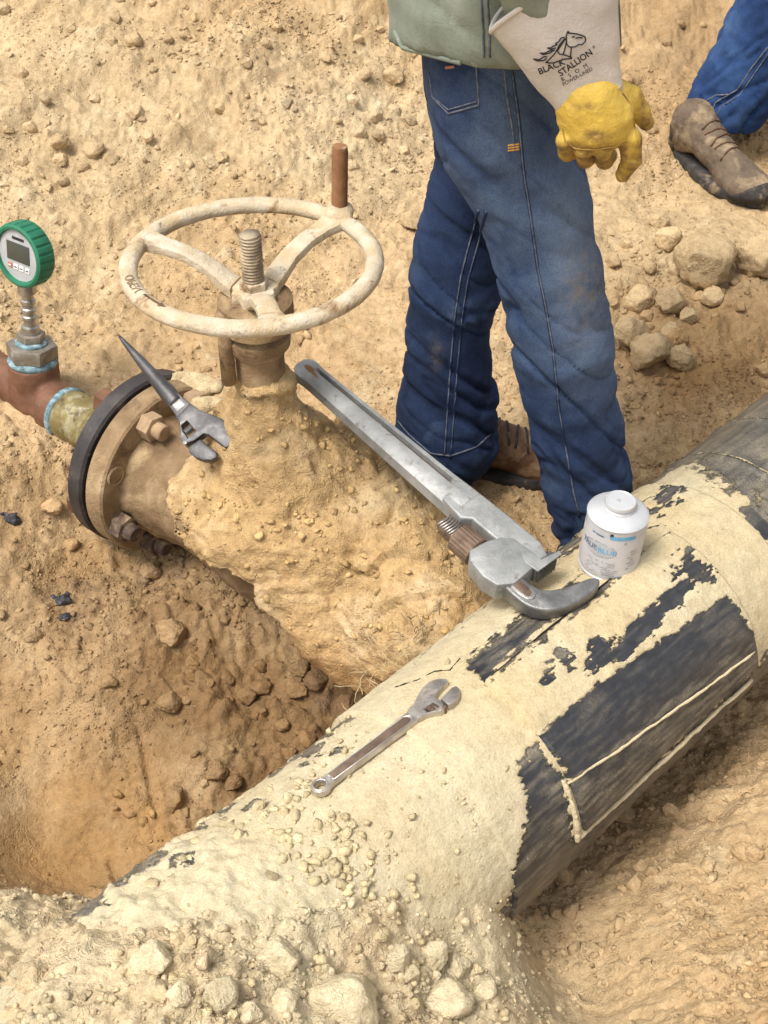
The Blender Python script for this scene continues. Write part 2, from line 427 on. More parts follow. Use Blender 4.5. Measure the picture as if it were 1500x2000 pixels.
MAT['knurl'] = pm('rusty_knurled_nut', [(.3, (.10, .065, .045)), (.7, (.24, .17, .12))], 40, 6, .65, .5, .001, 160, .4, [((.45, .40, .34), 50, .62, .75, .7)])
MAT['spud'] = pm('blued_tool_steel', [(.25, (.045, .043, .045)), (.5, (.085, .083, .085)), (.78, (.17, .165, .16))], 24, 7, .45, .7, .0005, 120, .5, [((.28, .26, .24), 46, .66, .8, .5)])
MAT['chrome'] = pm('tarnished_chrome', [(.25, (.33, .29, .25)), (.5, (.52, .48, .43)), (.75, (.72, .69, .65))], 30, 7, .36, .85, .0007, 120, .5, [((.24, .17, .11), 42, .56, .70, .8), ((.48, .385, .25), 18, .6, .75, .95)])
MAT['dark'] = pm('dark_recess', [(.3, (.012, .010, .009)), (.7, (.03, .026, .022))], 30, 3, .9, 0, .0005, 60, .1)
MAT['green'] = pm('green_rubber_boot', [(.3, (.012, .125, .065)), (.7, (.022, .185, .10))], 30, 4, .5, 0, .0004, 120, .4, [((.25, .30, .20), 30, .70, .86, .8)])
MAT['face'] = pm('grey_gauge_face', [(.3, (.32, .33, .33)), (.7, (.42, .43, .43))], 30, 3, .45, 0, .0001, 60, .4)
MAT['lcd'] = pm('dark_gauge_screen', [(.3, (.045, .052, .045)), (.7, (.065, .072, .06))], 12, 3, .18, 0, .0001, 60, .5)
MAT['white'] = pm('white_key', [(.3, (.66, .65, .62)), (.7, (.76, .75, .72))], 40, 3, .5, 0, .0002, 60, .4)
MAT['ink'] = pm('black_ink', [(.3, (.022, .02, .022)), (.7, (.045, .04, .04))], 90, 3, .8, 0, .0001, 90, .2)
MAT['redkey'] = pm('red_brown_key', [(.3, (.35, .15, .10)), (.7, (.45, .2, .13))], 40, 3, .5, 0, .0002, 60, .4)
MAT['tar'] = pm('black_tar', [(.3, (.016, .017, .022)), (.7, (.05, .05, .06))], 60, 5, .5, 0, .003, 90, .5, [((.3, .2, .1), 40, .6, .75, .9)])
MAT['straw'] = pm('dry_root_fibre', [(.3, (.34, .25, .12)), (.7, (.55, .45, .26))], 60, 3, .8, 0, .0002, 90, .2)
MAT['hair'] = pm('dark_root_fibre', [(.3, (.10, .07, .05)), (.7, (.24, .17, .10))], 60, 3, .8, 0, .0002, 90, .2)

# ------------------------------------------------------------------ the pipe's frame (used by the ground too)
PZ, PR = .06, .1785
P0 = np.array([.2, 1.17603, PZ]); PAZ = .777438
PD = np.array([math.cos(PAZ), math.sin(PAZ), 0]); PN = np.array([math.sin(PAZ), -math.cos(PAZ), 0])   # along, and sideways towards the camera
def pipe_pt(s, th, r=PR):
    s = np.asarray(s, float); th = np.asarray(th, float); r = np.asarray(r, float)
    return P0 + s[..., None] * PD + (r * np.sin(th))[..., None] * PN + (r * np.cos(th))[..., None] * np.array([0, 0, 1.0])
def pipe_hit(px, py, r=PR):
    v = ray(px, py); o = CAM - P0; a = v - PD * (v @ PD); b = o - PD * (o @ PD)
    A = a @ a; B = a @ b; D = B * B - A * (b @ b - r * r)
    if D < 0: return None
    return CAM + v * ((-B - math.sqrt(D)) / A)

# ------------------------------------------------------------------ ground
ctrl = []
for px, py, z in [(-150,0,.34),(200,0,.33),(500,0,.31),(800,0,.27),(1200,0,.2),(1500,0,.2),(1650,0,.2),
    (-150,200,.24),(200,200,.21),(500,200,.18),(800,200,.13),(1250,200,.07),(1500,150,.1),(1650,150,.1),
    (-150,400,.14),(200,400,.11),(500,400,.09),(800,400,.05),(1250,400,.02),(1500,400,.02),(1650,400,.03),
    (-100,560,.08),(150,600,.04),(400,600,.03),(700,600,.01),(1300,600,.02),(1450,560,.03),(1600,600,.03),
    (-100,700,.06),(180,700,.03),(250,760,.0),(400,700,.01),(650,720,0),(750,800,-.01),(1250,800,-.03),(1350,800,-.04),(1450,720,-.02),
    (900,930,-.005),(1000,960,-.01),(1050,1020,-.02),(1130,1060,-.02),(850,960,-.02),(880,1060,.0),(930,1110,.0),
    (0,800,.035),(60,860,.05),(120,890,.02),(60,950,-.01),(150,1050,-.09),(0,1050,-.04),(0,1200,-.09),(130,1180,-.11),(270,1120,-.13),
    (400,1180,-.12),(500,1260,-.16),(620,1330,-.19),(700,1340,-.19),(450,1400,-.19),(220,1290,-.14),(330,1480,-.22),(560,1430,-.22),(0,1400,-.19),(60,1600,-.26),
    (300,1600,-.25),(150,1750,-.28),(0,1700,-.25),(-150,1300,-.08),(-150,1600,-.1),
    (0,1765,.10),(60,1790,.11),(90,1850,.15),(0,1900,.2),(0,2000,.24),(-150,1900,.2),
    (1050,1860,-.12),(1075,1920,-.11),(1105,1990,-.09),(1100,1800,-.14),(1060,1760,-.15),(1200,1700,-.15),(1300,1600,-.16),(1400,1480,-.15),(1480,1420,-.15),(1350,1700,-.09),(1480,1600,-.07),
    (1480,1800,-.03),(1300,1850,-.07),(1200,1900,-.10),(1190,2000,-.08),(1400,2000,0),(1650,1500,-.05),(1650,1800,0)]:
    ctrl.append(atz(px, py, z))
for px, py, dz in [(130,1850,.012),(300,1850,.012),(500,1830,.010),(700,1810,.010),(850,1770,.008),(945,1760,.006),(300,1930,.04),(500,1930,.045),(700,1930,.04),(880,1900,.03),(965,1850,.012),
    (450,1990,.06),(700,1990,.06),(900,1990,.05),(985,1900,.012),
    (300,1760,-.06),(500,1720,-.06),(700,1690,-.06),(850,1650,-.06),(930,1640,-.06)]:
    p = pipe_hit(px, py, .1835)
    if p is not None: p[2] += dz; ctrl.append(p)
for px, py, z in [(1000,1960,.10),(1020,2000,.08)]: ctrl.append(atz(px, py, z))
for s in (-.35, -.1, .15, .4, .65, .9, 1.2): ctrl.append(P0 + PD * s + np.array([0, 0, -.27]))
for s in (.6, .8, 1.0): ctrl.append(P0 + PD * s - PN * .24 + np.array([0, 0, -.10])); ctrl.append(P0 + PD * s + PN * .26 + np.array([0, 0, -.20]))
for x in (-3, -1.5, 0, 1.5, 3): ctrl.append(np.array([x, 4.6, .62])); ctrl.append(np.array([x, 6.5, .85]))
for p in [(-2,1,.15),(-2,2,.2),(-2,3,.3),(2.2,1,.05),(2.2,2,.05),(2.2,3,.15),(-1.2,.4,.3),(-.5,0,.4),(0,0,.4),(.5,.2,.15),(1.2,.4,.05),(-3,-1.5,.4),(0,-1.5,.4),(3,-1.5,.2)]: ctrl.append(np.array(p))
CT = np.array(ctrl)
def _tps():
    X = CT[:, :2]; n = len(X); d2 = ((X[:, None] - X[None]) ** 2).sum(2)
    K = .5 * d2 * np.log(d2 + 1e-12); K[np.arange(n), np.arange(n)] = 0.0015
    Pm = np.concatenate([np.ones((n, 1)), X], 1)
    A = np.zeros((n + 3, n + 3)); A[:n, :n] = K; A[:n, n:] = Pm; A[n:, :n] = Pm.T
    return np.linalg.solve(A, np.concatenate([CT[:, 2], np.zeros(3)]))
TW = _tps()
def base_h(x, y):
    out = np.empty(len(x)); n = len(CT)
    for i in range(0, len(x), 60000):
        X = np.stack([x[i:i+60000], y[i:i+60000]], 1)
        d2 = (X[:, 0:1] - CT[None, :, 0]) ** 2 + (X[:, 1:2] - CT[None, :, 1]) ** 2
        out[i:i+60000] = (.5 * d2 * np.log(d2 + 1e-12)) @ TW[:n] + TW[n] + X @ TW[n+1:]
    far = sstep(3.2, 5.5, np.hypot(x, y - 1.8))
    return out * (1 - far) + far * (.55 + .25 * np.sin(x * .11) * np.cos(y * .13))
# places given as photo pixels on the base surface -> fields over the ground
def blob_field(x, y, spots):
    f = np.zeros_like(x)
    for px, py, z, r, v in spots:
        p = atz(px, py, z); f = np.maximum(f, v * np.exp(-((x - p[0]) ** 2 + (y - p[1]) ** 2) / (2 * r * r)))
    return f
SMOOTH = [(340,1480,-.22,.055,1),(40,1610,-.26,.09,1),(110,1700,-.27,.05,.9),(1180,1800,-.13,.05,.8),(1160,1960,-.07,.06,.7),(700,700,0,.16,.55),(380,700,.02,.15,.6),(760,860,0,.1,.6),(650,480,.05,.14,.5),
          (1250,430,.02,.14,.8),(1420,430,.02,.14,.8),(880,960,0,.09,.7),(300,620,.03,.12,.5),(60,60,.3,.2,.4),(200,1900,.25,.05,.6),(230,430,.1,.2,.4)]
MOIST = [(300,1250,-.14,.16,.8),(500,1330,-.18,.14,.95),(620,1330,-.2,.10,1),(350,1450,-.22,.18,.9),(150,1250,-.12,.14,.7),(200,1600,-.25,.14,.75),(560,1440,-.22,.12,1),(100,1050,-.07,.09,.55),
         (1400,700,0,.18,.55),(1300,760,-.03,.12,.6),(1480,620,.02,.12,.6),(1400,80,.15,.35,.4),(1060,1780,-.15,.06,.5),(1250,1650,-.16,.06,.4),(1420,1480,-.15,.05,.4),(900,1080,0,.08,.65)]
CLUMP = [(500,1300,-.17,.10,1),(600,1400,-.2,.09,1),(400,1230,-.13,.09,.9),(300,1180,-.13,.07,.8),(250,1330,-.16,.08,.7),(480,1500,-.23,.09,.9),(120,1180,-.1,.07,.7),(1150,1760,-.14,.08,.8),(1400,1520,-.14,.08,.8),(700,210,.15,.14,.8),(150,290,.17,.14,.8),(600,1950,.3,.16,.9),(850,1900,.2,.10,.9),(350,1930,.28,.12,.9),(60,900,0,.08,.7)]
ORANGE = [(60,1620,-.26,.10,.9),(250,1680,-.27,.08,.8),(130,1060,-.09,.05,.9),(880,1090,0,.08,.9),(280,1590,-.25,.06,.8),(1350,700,-.02,.12,.5)]
PALE = [(300,1950,.3,.22,1),(700,1950,.3,.25,1),(950,1850,.1,.12,.9),(30,1850,.15,.15,1),(700,230,.15,.25,.45),(150,300,.17,.3,.4),(1200,450,.02,.25,.3),(100,100,.3,.3,.35),(1400,520,.02,.15,.3)]
DARKS = [(170,1140,-.11,.03,.8),(150,1200,-.11,.03,.9),(300,1140,-.14,.05,.7),(660,1340,-.2,.05,.8)]
CRACKS = [[atz(*q, -.215) for q in L] for L in ([(272,1440),(280,1470),(285,1505),(292,1545),(300,1560)], [(200,1640),(215,1680),(232,1700)])]
def ground_h(x, y):
    z = base_h(x, y); P = np.stack([x, y, 0 * x], 1)
    sm = blob_field(x, y, SMOOTH); rough = 1 - .88 * sm
    near = 1 - sstep(3.5, 5, np.hypot(x, y - 1.8))
    z = z + fbm(P, 3.2, 3, 2) * .030 * (1 - .5 * sm)
    # streaks pulled along the bank by the bucket
    q = np.stack([x * .55 + y * .83, (x * .83 - y * .55) * 4.2, 0 * x], 1)
    z = z + fbm(q, 3.0, 3, 31) * .020 * sstep(2.1, 2.5, y) * rough
    rid = 1 - np.abs(fbm(P + .05 * np.stack([fbm(P, 9, 2, 77), fbm(P, 9, 2, 78), 0 * x], 1), 11, 3, 8))
    z = z + (rid - .7) * .009 * rough
    z = z + fbm(P, 26, 4, 12, .55) * .0045 * rough * near
    bl = np.abs(fbm(P, 34, 2, 13, .5)) * .011 + np.abs(fbm(P, 78, 2, 14, .5)) * .0055
    z = z + bl * (.25 + .75 * sstep(-.35, .35, fbm(P, 3.6, 2, 41))) * (.15 + .85 * rough) * near
    den = .5 + .5 * np.clip(fbm(P, 2.6, 2, 40) * 1.5, -1, 1)
    k = rough * near * (.45 + .75 * den)
    for L in CRACKS:
        dd = np.full(x.shape, 1e9)
        for a, b in zip(L[:-1], L[1:]):
            e = (b - a)[:2]; t = np.clip(((x - a[0]) * e[0] + (y - a[1]) * e[1]) / (e @ e), 0, 1); dd = np.minimum(dd, np.hypot(x - a[0] - t * e[0], y - a[1] - t * e[1]))
        z = z - .016 * np.exp(-(dd / .0035) ** 2)
    cl = blob_field(x, y, CLUMP)
    z = z + lumps(x, y, .062, .30, 1) * .55 * k + lumps(x, y, .031, .42, 2) * .62 * k + (lumps(x, y, .040, .6, 5) * .75 + lumps(x, y, .021, .65, 6) * .7) * cl * rough
    z = z + lumps(x, y, .016, .5, 3) * .62 * (.35 + .65 * k) * near + lumps(x, y, .0095, .5, 4) * .55 * near * (.3 + .7 * rough)
    return z, sm
def ground_col(x, y, z):
    P = np.stack([x, y, z], 1)
    n1 = fbm(P, 1.7, 3, 50); n2 = fbm(P, 7, 4, 51); n3 = fbm(P, 30, 4, 52)
    dry = np.array([.482, .350, .203]); warm = np.array([.425, .288, .150]); pale = np.array([.54, .442, .292])
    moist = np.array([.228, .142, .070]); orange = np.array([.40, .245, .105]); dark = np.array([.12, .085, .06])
    c = dry + (warm - dry) * np.clip(.35 + .8 * n1 + .5 * n2, 0, 1)[:, None]
    def lay(c, t, f): f = np.clip(f, 0, 1)[:, None]; return c * (1 - f) + t * f
    c = lay(c, pale, np.clip(n2 * .6 + n3 * .45 - .12, 0, .6))
    c = lay(c, np.array([.56, .485, .335]), blob_field(x, y, PALE) * (.85 + .5 * n2))
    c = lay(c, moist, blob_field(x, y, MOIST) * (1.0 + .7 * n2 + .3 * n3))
    c = lay(c, orange, blob_field(x, y, ORANGE) * (.8 + .8 * n2))
    c = lay(c, dark, blob_field(x, y, DARKS) * np.clip(.2 + 1.4 * n3 + .5 * n2, 0, 1))
    return np.clip(c * (1 + .10 * n3[:, None]), 0.02, .8)
def axis_samples(lo, hi, stepf, out_lo, out_hi):
    a = [lo]
    while a[-1] < hi: a.append(a[-1] + stepf(a[-1]))
    s = .02; b = []; v = hi
    v = a[-1]
    while v < out_hi: s *= 1.22; v += s; b.append(v)
    s = .02; d = []; v = lo
    while v > out_lo: s *= 1.22; v -= s; d.append(v)
    return np.array(d[::-1] + a + b)
gx = axis_samples(-1.25, 1.35, lambda v: .0042, -220, 220)
gy = axis_samples(.46, 3.6, lambda v: .0026 + .0021 * max(0, v - .6), -220, 220)
GX, GY = np.meshgrid(gx, gy); gxf = GX.ravel(); gyf = GY.ravel()
gz, gsm = ground_h(gxf, gyf)
gcol = ground_col(gxf, gyf, gz)
nx_, ny_ = len(gx), len(gy)
ii = (np.arange(ny_ - 1)[:, None] * nx_ + np.arange(nx_ - 1)[None]).ravel()
GF = np.stack([ii, ii + 1, ii + 1 + nx_, ii + nx_], 1)
ground = build('ground', np.stack([gxf, gyf, gz], 1), GF, MAT['soil'], attrs={'Col': gcol})
ground['kind'] = 'structure'
GZ = gz.reshape(ny_, nx_); GCOL = gcol.reshape(ny_, nx_, 3); GSM = gsm.reshape(ny_, nx_)
def gsample(x, y):
    i = np.clip(np.searchsorted(gx, x) - 1, 0, nx_ - 2); j = np.clip(np.searchsorted(gy, y) - 1, 0, ny_ - 2)
    tx = (x - gx[i]) / (gx[i+1] - gx[i]); ty = (y - gy[j]) / (gy[j+1] - gy[j])
    return GZ[j, i] * (1-tx)*(1-ty) + GZ[j, i+1] * tx*(1-ty) + GZ[j+1, i] * (1-tx)*ty + GZ[j+1, i+1] * tx*ty, GCOL[j, i], GSM[j, i]
def ground_pix(px, py):
    """point of the ground seen at a photo pixel (march the ray)"""
    d = unit(ray(px, py)); t = np.arange(.5, 6.5, .01); P = CAM + d * t[:, None]
    z = gsample(P[:, 0], P[:, 1])[0]; k = np.argmax(P[:, 2] < z)
    return P[k] if k else P[-1]

# ------------------------------------------------------------------ pipeline
pipe = thing('buried_pipeline', 'large black coated pipe caked with pale dry mud, running diagonally out of the dirt', 'pipe', P0 - np.array([0, 0, PR]))
MUDC = np.array([.545, .455, .275])
def mudcol(P, s):
    n = fbm(P, 6, 4, 60); n2 = fbm(P, 40, 3, 61)
    pale = np.array([.535, .465, .315]); tan = np.array([.50, .400, .232])
    f = np.clip(.25 + s * .55 + .7 * n, 0, 1)[:, None]
    return np.clip((pale * (1 - f) + tan * f) * (1 + .10 * n2[:, None]), .02, .8)
def shell(name, s_arr, th_arr, r, mudf, closed, thick=0.0, parent=pipe, bulge=None):
    S, T = np.meshgrid(s_arr, th_arr, indexing='ij'); s = S.ravel(); th = T.ravel()
    Pb = pipe_pt(s, th, np.full(s.shape, r)); px, py, _ = proj(Pb)
    Pn = np.stack([s, th * r, 0 * s], 1)
    mud, film, extra = mudf(s, th, px, py, Pn)
    n1 = fbm(Pn, 30, 4, 70); n2 = fbm(Pn, 110, 3, 71)
    d = sstep(.3, .62, mud + .25 * n2) * (.0030 + .0014 * n1 + .0006 * n2) + extra
    if bulge is not None: d = d + bulge(s, th)
    if thick:      # turn the border down onto the pipe so that the sheet has an edge
        ns, nt = S.shape; e = np.zeros(S.shape, bool); e[0] = e[-1] = True
        if not closed: e[:, 0] = e[:, -1] = True
        d = np.where(e.ravel(), -thick, d)
    V = pipe_pt(s, th, r + d)
    ns, nt = S.shape; i0 = np.arange(ns - 1)[:, None] * nt
    if closed: j = np.arange(nt)[None]; jn = (j + 1) % nt
    else: j = np.arange(nt - 1)[None]; jn = j + 1
    F = np.stack([(i0 + j).ravel(), (i0 + nt + j).ravel(), (i0 + nt + jn).ravel(), (i0 + jn).ravel()], 1)
    return build(name, V, F, MAT['coat'], parent, attrs={'mud': mud, 'film': film, 'Col': mudcol(Pn, s)})
def bare(px, py, polys, nz):
    """how bare the coating is: polygons in photo pixels, edges broken by noise"""
    b = np.zeros(px.shape)
    for poly, soft, amp in polys:
        sd = inpoly_sd(px, py, poly) + nz * amp * 1.25
        b = np.maximum(b, 1 - sstep(-soft, soft, sd))
    return b
def mud_wall(s, th, px, py, Pn):
    nz = fbm(Pn, 28, 5, 80, .6); nb = fbm(Pn, 7, 3, 81); st = fbm(np.stack([Pn[:,0] * 16, Pn[:,1] * 90, 0*s], 1), 1, 3, 82)
    deg = np.degrees(th)
    m = np.ones_like(s)
    m -= 1.0 * sstep(-36, -50, deg + 12 * nz) * sstep(-.25, .15, nb * .9 + .35 * nz + .25 * sstep(-.1, -.3, s))      # worn streaks along the far side
    m -= sstep(78, 98, deg + 22 * nz) * .85                                                                 # cleaner underneath
    far = sstep(.49, .57, s + .035 * nz + .03 * nb); m -= far * (.80 - .25 * sstep(0, 60, deg))
    B = bare(px, py, [([(330,1700),(350,1683),(385,1680),(378,1700),(345,1708)], 5, 10), ([(620,1480),(660,1465),(650,1485)], 5, 12), ([(470,1590),(500,1572),(490,1600)], 5, 14),
        ([(1010,1480),(1050,1450),(1100,1530),(1110,1640),(1060,1760),(1000,1790),(1005,1680),(1040,1580)], 10, 26),
        ([(1450,1000),(1500,985),(1510,1060),(1470,1030)], 7, 24), ([(1370,905),(1420,905),(1480,945),(1455,955)], 7, 22), ([(1460,1190),(1510,1180),(1510,1300),(1480,1330)], 8, 20)], nz)
    m = np.minimum(m, 1 - B * 1.1)
    m -= .25 * np.clip(nz - .35, 0, 1)
    film = np.clip(.55 + .5 * nb + .3 * st - .35 * B, .05, 1); film = np.where(deg < -30, np.clip(.85 + .3 * st, 0, 1), film); film = np.where(s > .5, np.clip(.75 + .4 * st, 0, 1), film)
    ex = lumps(Pn[:,0], Pn[:,1], .016, .30, 21) * .30 * (np.clip(nb + .25, 0, 1)) * np.clip(m, 0, 1)
    ex = ex + lumps(Pn[:,0], Pn[:,1], .009, .4, 22) * .35 * np.clip(nb * .8 + .45, 0, 1) * np.clip(m, 0, 1)
    ring = np.exp(-((s - .575) / .006) ** 2) * .004 + np.exp(-((s - .712) / .004) ** 2) * .003 + .002 * sstep(.575, .585, s)
    m = np.maximum(m, (np.exp(-((s - .582) / .003) ** 2) + np.exp(-((s - .718) / .003) ** 2)) * np.clip(.75 + nz, 0, 1))
    # big smooth swell of mud where the dirt heap begins
    heap = sstep(-.36, -.60, s + .05 * nb) * sstep(95, 30, deg); ex = ex + heap * (.012 + .008 * nz)
    return np.clip(m, 0, 1), film, ex + ring
th_d = np.radians(np.concatenate([np.arange(-112, 118, .95), np.arange(118, 248, 8)]))
s_d = np.concatenate([np.linspace(-1.6, -.72, 8)[:-1], np.arange(-.72, .86, .0031), np.linspace(.87, 5.0, 26)])
shell('pipe_wall', s_d, th_d, PR, mud_wall, True)
def mud_sleeve(s, th, px, py, Pn):
    nz = .35 * fbm(Pn, 30, 4, 90, .6) + .65 * fbm(Pn * np.array([.4, 1.3, 1]), 110, 3, 190, .6); nb = fbm(Pn, 8, 3, 91); st = fbm(np.stack([Pn[:,0] * 20, Pn[:,1] * 130, 0*s], 1), 1, 4, 92)
    deg = np.degrees(th); m = np.ones_like(s)
    m -= sstep(74, 86, deg + 10 * nz) * np.clip(.95 - .5 * st, 0, 1)
    B = bare(px, py, [([(770,1290),(830,1250),(900,1200),(960,1150),(1010,1110),(1000,1135),(900,1215),(800,1290)], 12, 18),
                      ([(1050,1100),(1130,1030),(1135,1060),(1060,1125)], 9, 14), ([(1260,1010),(1300,960),(1330,950),(1290,1010)], 6, 40),
                      ([(910,1300),(1000,1220),(1130,1130),(1150,1140),(1010,1270),(950,1330)], 14, 16),
                      ([(1005,1490),(1045,1450),(1100,1530),(1115,1640),(1070,1780),(990,1800),(1000,1700),(1035,1590)], 9, 14)], nz + .3 * st)
    m = np.minimum(m, 1 - B)
    film = np.clip(.34 + .45 * nb + .7 * st, 0, 1)
    ex = lumps(Pn[:,0], Pn[:,1], .012, .3, 23) * .3 * np.clip(nb + .2, 0, 1) * np.clip(m, 0, 1)
    return np.clip(m, 0, 1), film, ex
s_sl = np.arange(-.215, .47, .0031)
wav = lambda s, th: .0022 * np.sin(th * 3 + 1) + .002 * np.sin(s * 22 + th * 4)
shell('shrink_sleeve', s_sl, th_d, PR + .0055, lambda *a: (lambda r: (r[0], r[1], r[2] + 0))(mud_sleeve(*a)), True, .008)
def mud_patch(s, th, px, py, Pn):
    nz = .3 * fbm(Pn, 34, 4, 95, .6) + .65 * fbm(Pn * np.array([.4, 1.3, 1]), 110, 3, 195, .6); nb = fbm(Pn, 9, 3, 96); st = fbm(np.stack([Pn[:,0] * 20, Pn[:,1] * 140, 0*s], 1), 1, 4, 97)
    m = np.ones_like(s)
    B = bare(px, py, [([(1048,1440),(1150,1352),(1300,1245),(1418,1163),(1450,1210),(1475,1265),(1300,1388),(1120,1525)], 5, 8),
                      ([(1180,1290),(1235,1215),(1320,1140),(1345,1125),(1350,1150),(1280,1230),(1215,1295)], 5, 10),
                      ([(905,1300),(1010,1225),(1130,1135),(1160,1100),(1260,1050),(1300,1040),(1180,1155),(1000,1290),(960,1335)], 12, 16),
                      ([(1145,1310),(1160,1250),(1195,1250),(1180,1300)], 8, 24), ([(1060,1330),(1100,1285),(1110,1310)], 8, 30), ([(1310,1120),(1345,1080),(1395,1130),(1370,1140)], 6, 30)], nz + .25 * st)
    B = np.maximum(B, (np.degrees(th) > 53 + 22 * s) * np.clip(.92 + .25 * st - .2 * nb, 0, 1))
    m = np.minimum(m, 1 - B); film = np.where(np.degrees(th) > 53 + 22 * s, np.clip(.30 + .75 * st, 0, 1), np.where(np.degrees(th) < 12, np.clip(.75 + .5 * st, 0, 1), np.clip(.02 + .28 * st + .30 * np.clip(nb, 0, 1), 0, 1)))
    ex = lumps(Pn[:,0], Pn[:,1], .010, .25, 24) * .25 * np.clip(nb, 0, 1) * np.clip(m, 0, 1)
    return np.clip(m, 0, 1), film, ex
s_pt = np.arange(-.080, .346, .0028)
shell('closure_patch', s_pt, np.radians(np.arange(-3, 79, .9)), PR + .0135, mud_patch, False, .012,
      bulge=lambda s, th: .0015 * np.sin(s * 18 + 2) + .003 * sstep(-.05, -.08, s) * np.clip(fbm(np.stack([s, th, 0*s], 1), 5, 2, 99) + .3, 0, 1))
# cream seam lines of the closure patch
def st_line(name, st, r, rad, mat):
    P = []
    for (s0, t0), (s1, t1) in zip(st[:-1], st[1:]):
        for k in range(24):
            u = k / 24; P.append((s0 + (s1 - s0) * u, math.radians(t0 + (t1 - t0) * u)))
    P = np.array(P); jit = .0012 * fbm(np.stack([P[:,0], P[:,1], 0*P[:,0]], 1), 40, 3, 5)
    V = pipe_pt(P[:,0], P[:,1] + jit * 4, r + jit)
    return build(name, *tube(V, rad * (1 + .4 * fbm(V, 60, 2, 6)), 6), mat, pipe)
MAT['mudline'] = pm('packed_dry_mud', [(.3, (.50, .41, .25)), (.7, (.60, .51, .34))], 60, 5, .95, 0, .002, 150, .1)
st_line('seam_line', [(-.083, 52), (.132, 60.8), (.346, 69)], PR + .0148, .0022, MAT['mudline'])
st_line('edge_line', [(-.088, 81), (.1, 84), (.35, 88)], PR + .0085, .0040, MAT['mudline'])
st_line('edge_line', [(-.085, 50), (-.088, 66), (-.092, 82)], PR + .0105, .0040, MAT['mudline'])
st_line('crack', [(-.070, 3), (-.076, 16), (-.073, 27)], PR + .0100, .0028, MAT['dark'])
st_line('crack', [(-.150, -36), (-.128, -29), (-.10, -26), (-.088, -20), (-.06, -22)], PR + .0080, .0014, MAT['dark'])
st_line('seam_line', [(-.078, -2.8), (.1, -3.2), (.346, -2.6)], PR + .0105, .0018, MAT['dark'])

# ------------------------------------------------------------------ gate valve on the side branch
VA = R_(142.0); VU = np.array([math.cos(VA), math.sin(VA), 0]); VV = np.array([-math.sin(VA), math.cos(VA), 0]) * 1.0   # VV: left of the axis, towards the camera side
if VV[1] > 0: VV = -VV
VO = np.array([-.195, 1.635, .05]); ZU = np.array([0, 0, 1.0])
VM = np.stack([VU, VV, ZU], 1)
AX = np.stack([np.cross(ZU, VU), ZU, VU], 1)           # lathe frame: local z along the valve axis, local y up
def vp(u, v, w_): return VO + u * VU + v * VV + w_ * ZU
valve = thing('gate_valve', 'mud-caked gate valve with a cream three-spoke handwheel, branching off the pipe', 'valve', vp(0, 0, -.13))
# casting: neck, body, bonnet
def f_body(X, Y, Z):
    d = chain(X, Y, Z, [(vp(-.42, 0, -.02), .088), (vp(-.1, 0, 0), .104), (vp(.08, 0, 0), .104), (vp(.2, 0, 0), .105), (vp(.30, 0, 0), .128)], .03)
    d = smin(d, s_ell(X, Y, Z, vp(-.01, 0, .0), (.11, .118, .14), VM), .04)
    d = smin(d, s_cap(X, Y, Z, vp(0, 0, .08), vp(0, 0, .28), .075, .045), .03)
    return d
V, F = surfnet(f_body, vp(0, 0, 0) - .48, vp(0, 0, 0) + .48, .0075)
N = vnormals(V, F); V = V + N * (fbm(V, 40, 4, 3) * .0028 + .006 * np.clip(fbm(V, 14, 3, 4) - .2, 0, 1))[:, None]
build('valve_body', V, F, MAT['cast'], valve)
# flanges
FR = .166
U1, U2, U3, U4 = .262, .306, .312, .348
o = build('flange', *lathe([(.10, U1 - .001), (FR - .004, U1), (FR, U1 + .004), (FR, U2 - .004), (FR - .004, U2), (.1, U2)], 96, AX, VO), MAT['castlight'], valve, 'auto')
me = o.data; vv = np.empty(len(me.vertices) * 3, np.float32); me.vertices.foreach_get('co', vv)
o = build('blind_flange', *lathe([(.08, U3), (FR - .001, U3), (FR + .004, U3 + .004), (FR + .004, U4 - .004), (FR, U4), (.08, U4)], 96, AX, VO), MAT['blind'], valve, 'auto')
build('gasket', *lathe([(.1, U2), (FR - .022, U2), (FR - .022, U3), (.1, U3)], 64, AX, VO), MAT['dark'], valve, 'auto')
def hexpr(r, h, ax_o, M, a0=0, dome=True):
    v, f = prism(circ(r, 6, a0=a0), h, r * .08, 2)
    return xf((v, f), M, ax_o)
BC = .140
for k in range(8):
    a = R_(22.5 + 45 * k + 8)
    c = VO + BC * (math.cos(a) * AX[:, 0] + math.sin(a) * AX[:, 1])
    if k == 4 - 4 + 0 and False: continue
    px, py, _ = proj(c + VU * U1)
    empty = abs(px - 256) < 38 and abs(py - 950) < 45
    if empty:
        build('bolt_hole', *lathe([(.002, U1 - .0025), (.0150, U1 - .0025), (.0175, U1 - .004), (.0195, U1 - .0025), (.0195, U1 + .002), (.002, U1 + .002)], 24, AX, c), MAT['castlight'], valve, 'auto')
        build('bolt_hole_core', *lathe([(.0005, U1 - .0030), (.0148, U1 - .0029), (.0148, U1 - .002), (.001, U1 - .002)], 24, AX, c), MAT['cast'], valve, 'auto')
        continue
    m = MAT['nut'] if py > 1000 else MAT['nutmud']
    nut = build('bolt_nut', *hexpr(.0255, .027, c + VU * (U1 - .0138), AX, .3 + k), m, valve, 'auto')
    build('stud', *lathe([(.0135, -.022), (.0155, -.0195), (.0155, .02), (.0155, .12), (.013, .13)], 20, AX, c + VU * (U1 - .026)), m, nut, 'auto')
    build('bolt_nut', *hexpr(.0255, .025, c + VU * (U4 + .0135), AX, .9 + k), MAT['tee'], valve, 'auto')
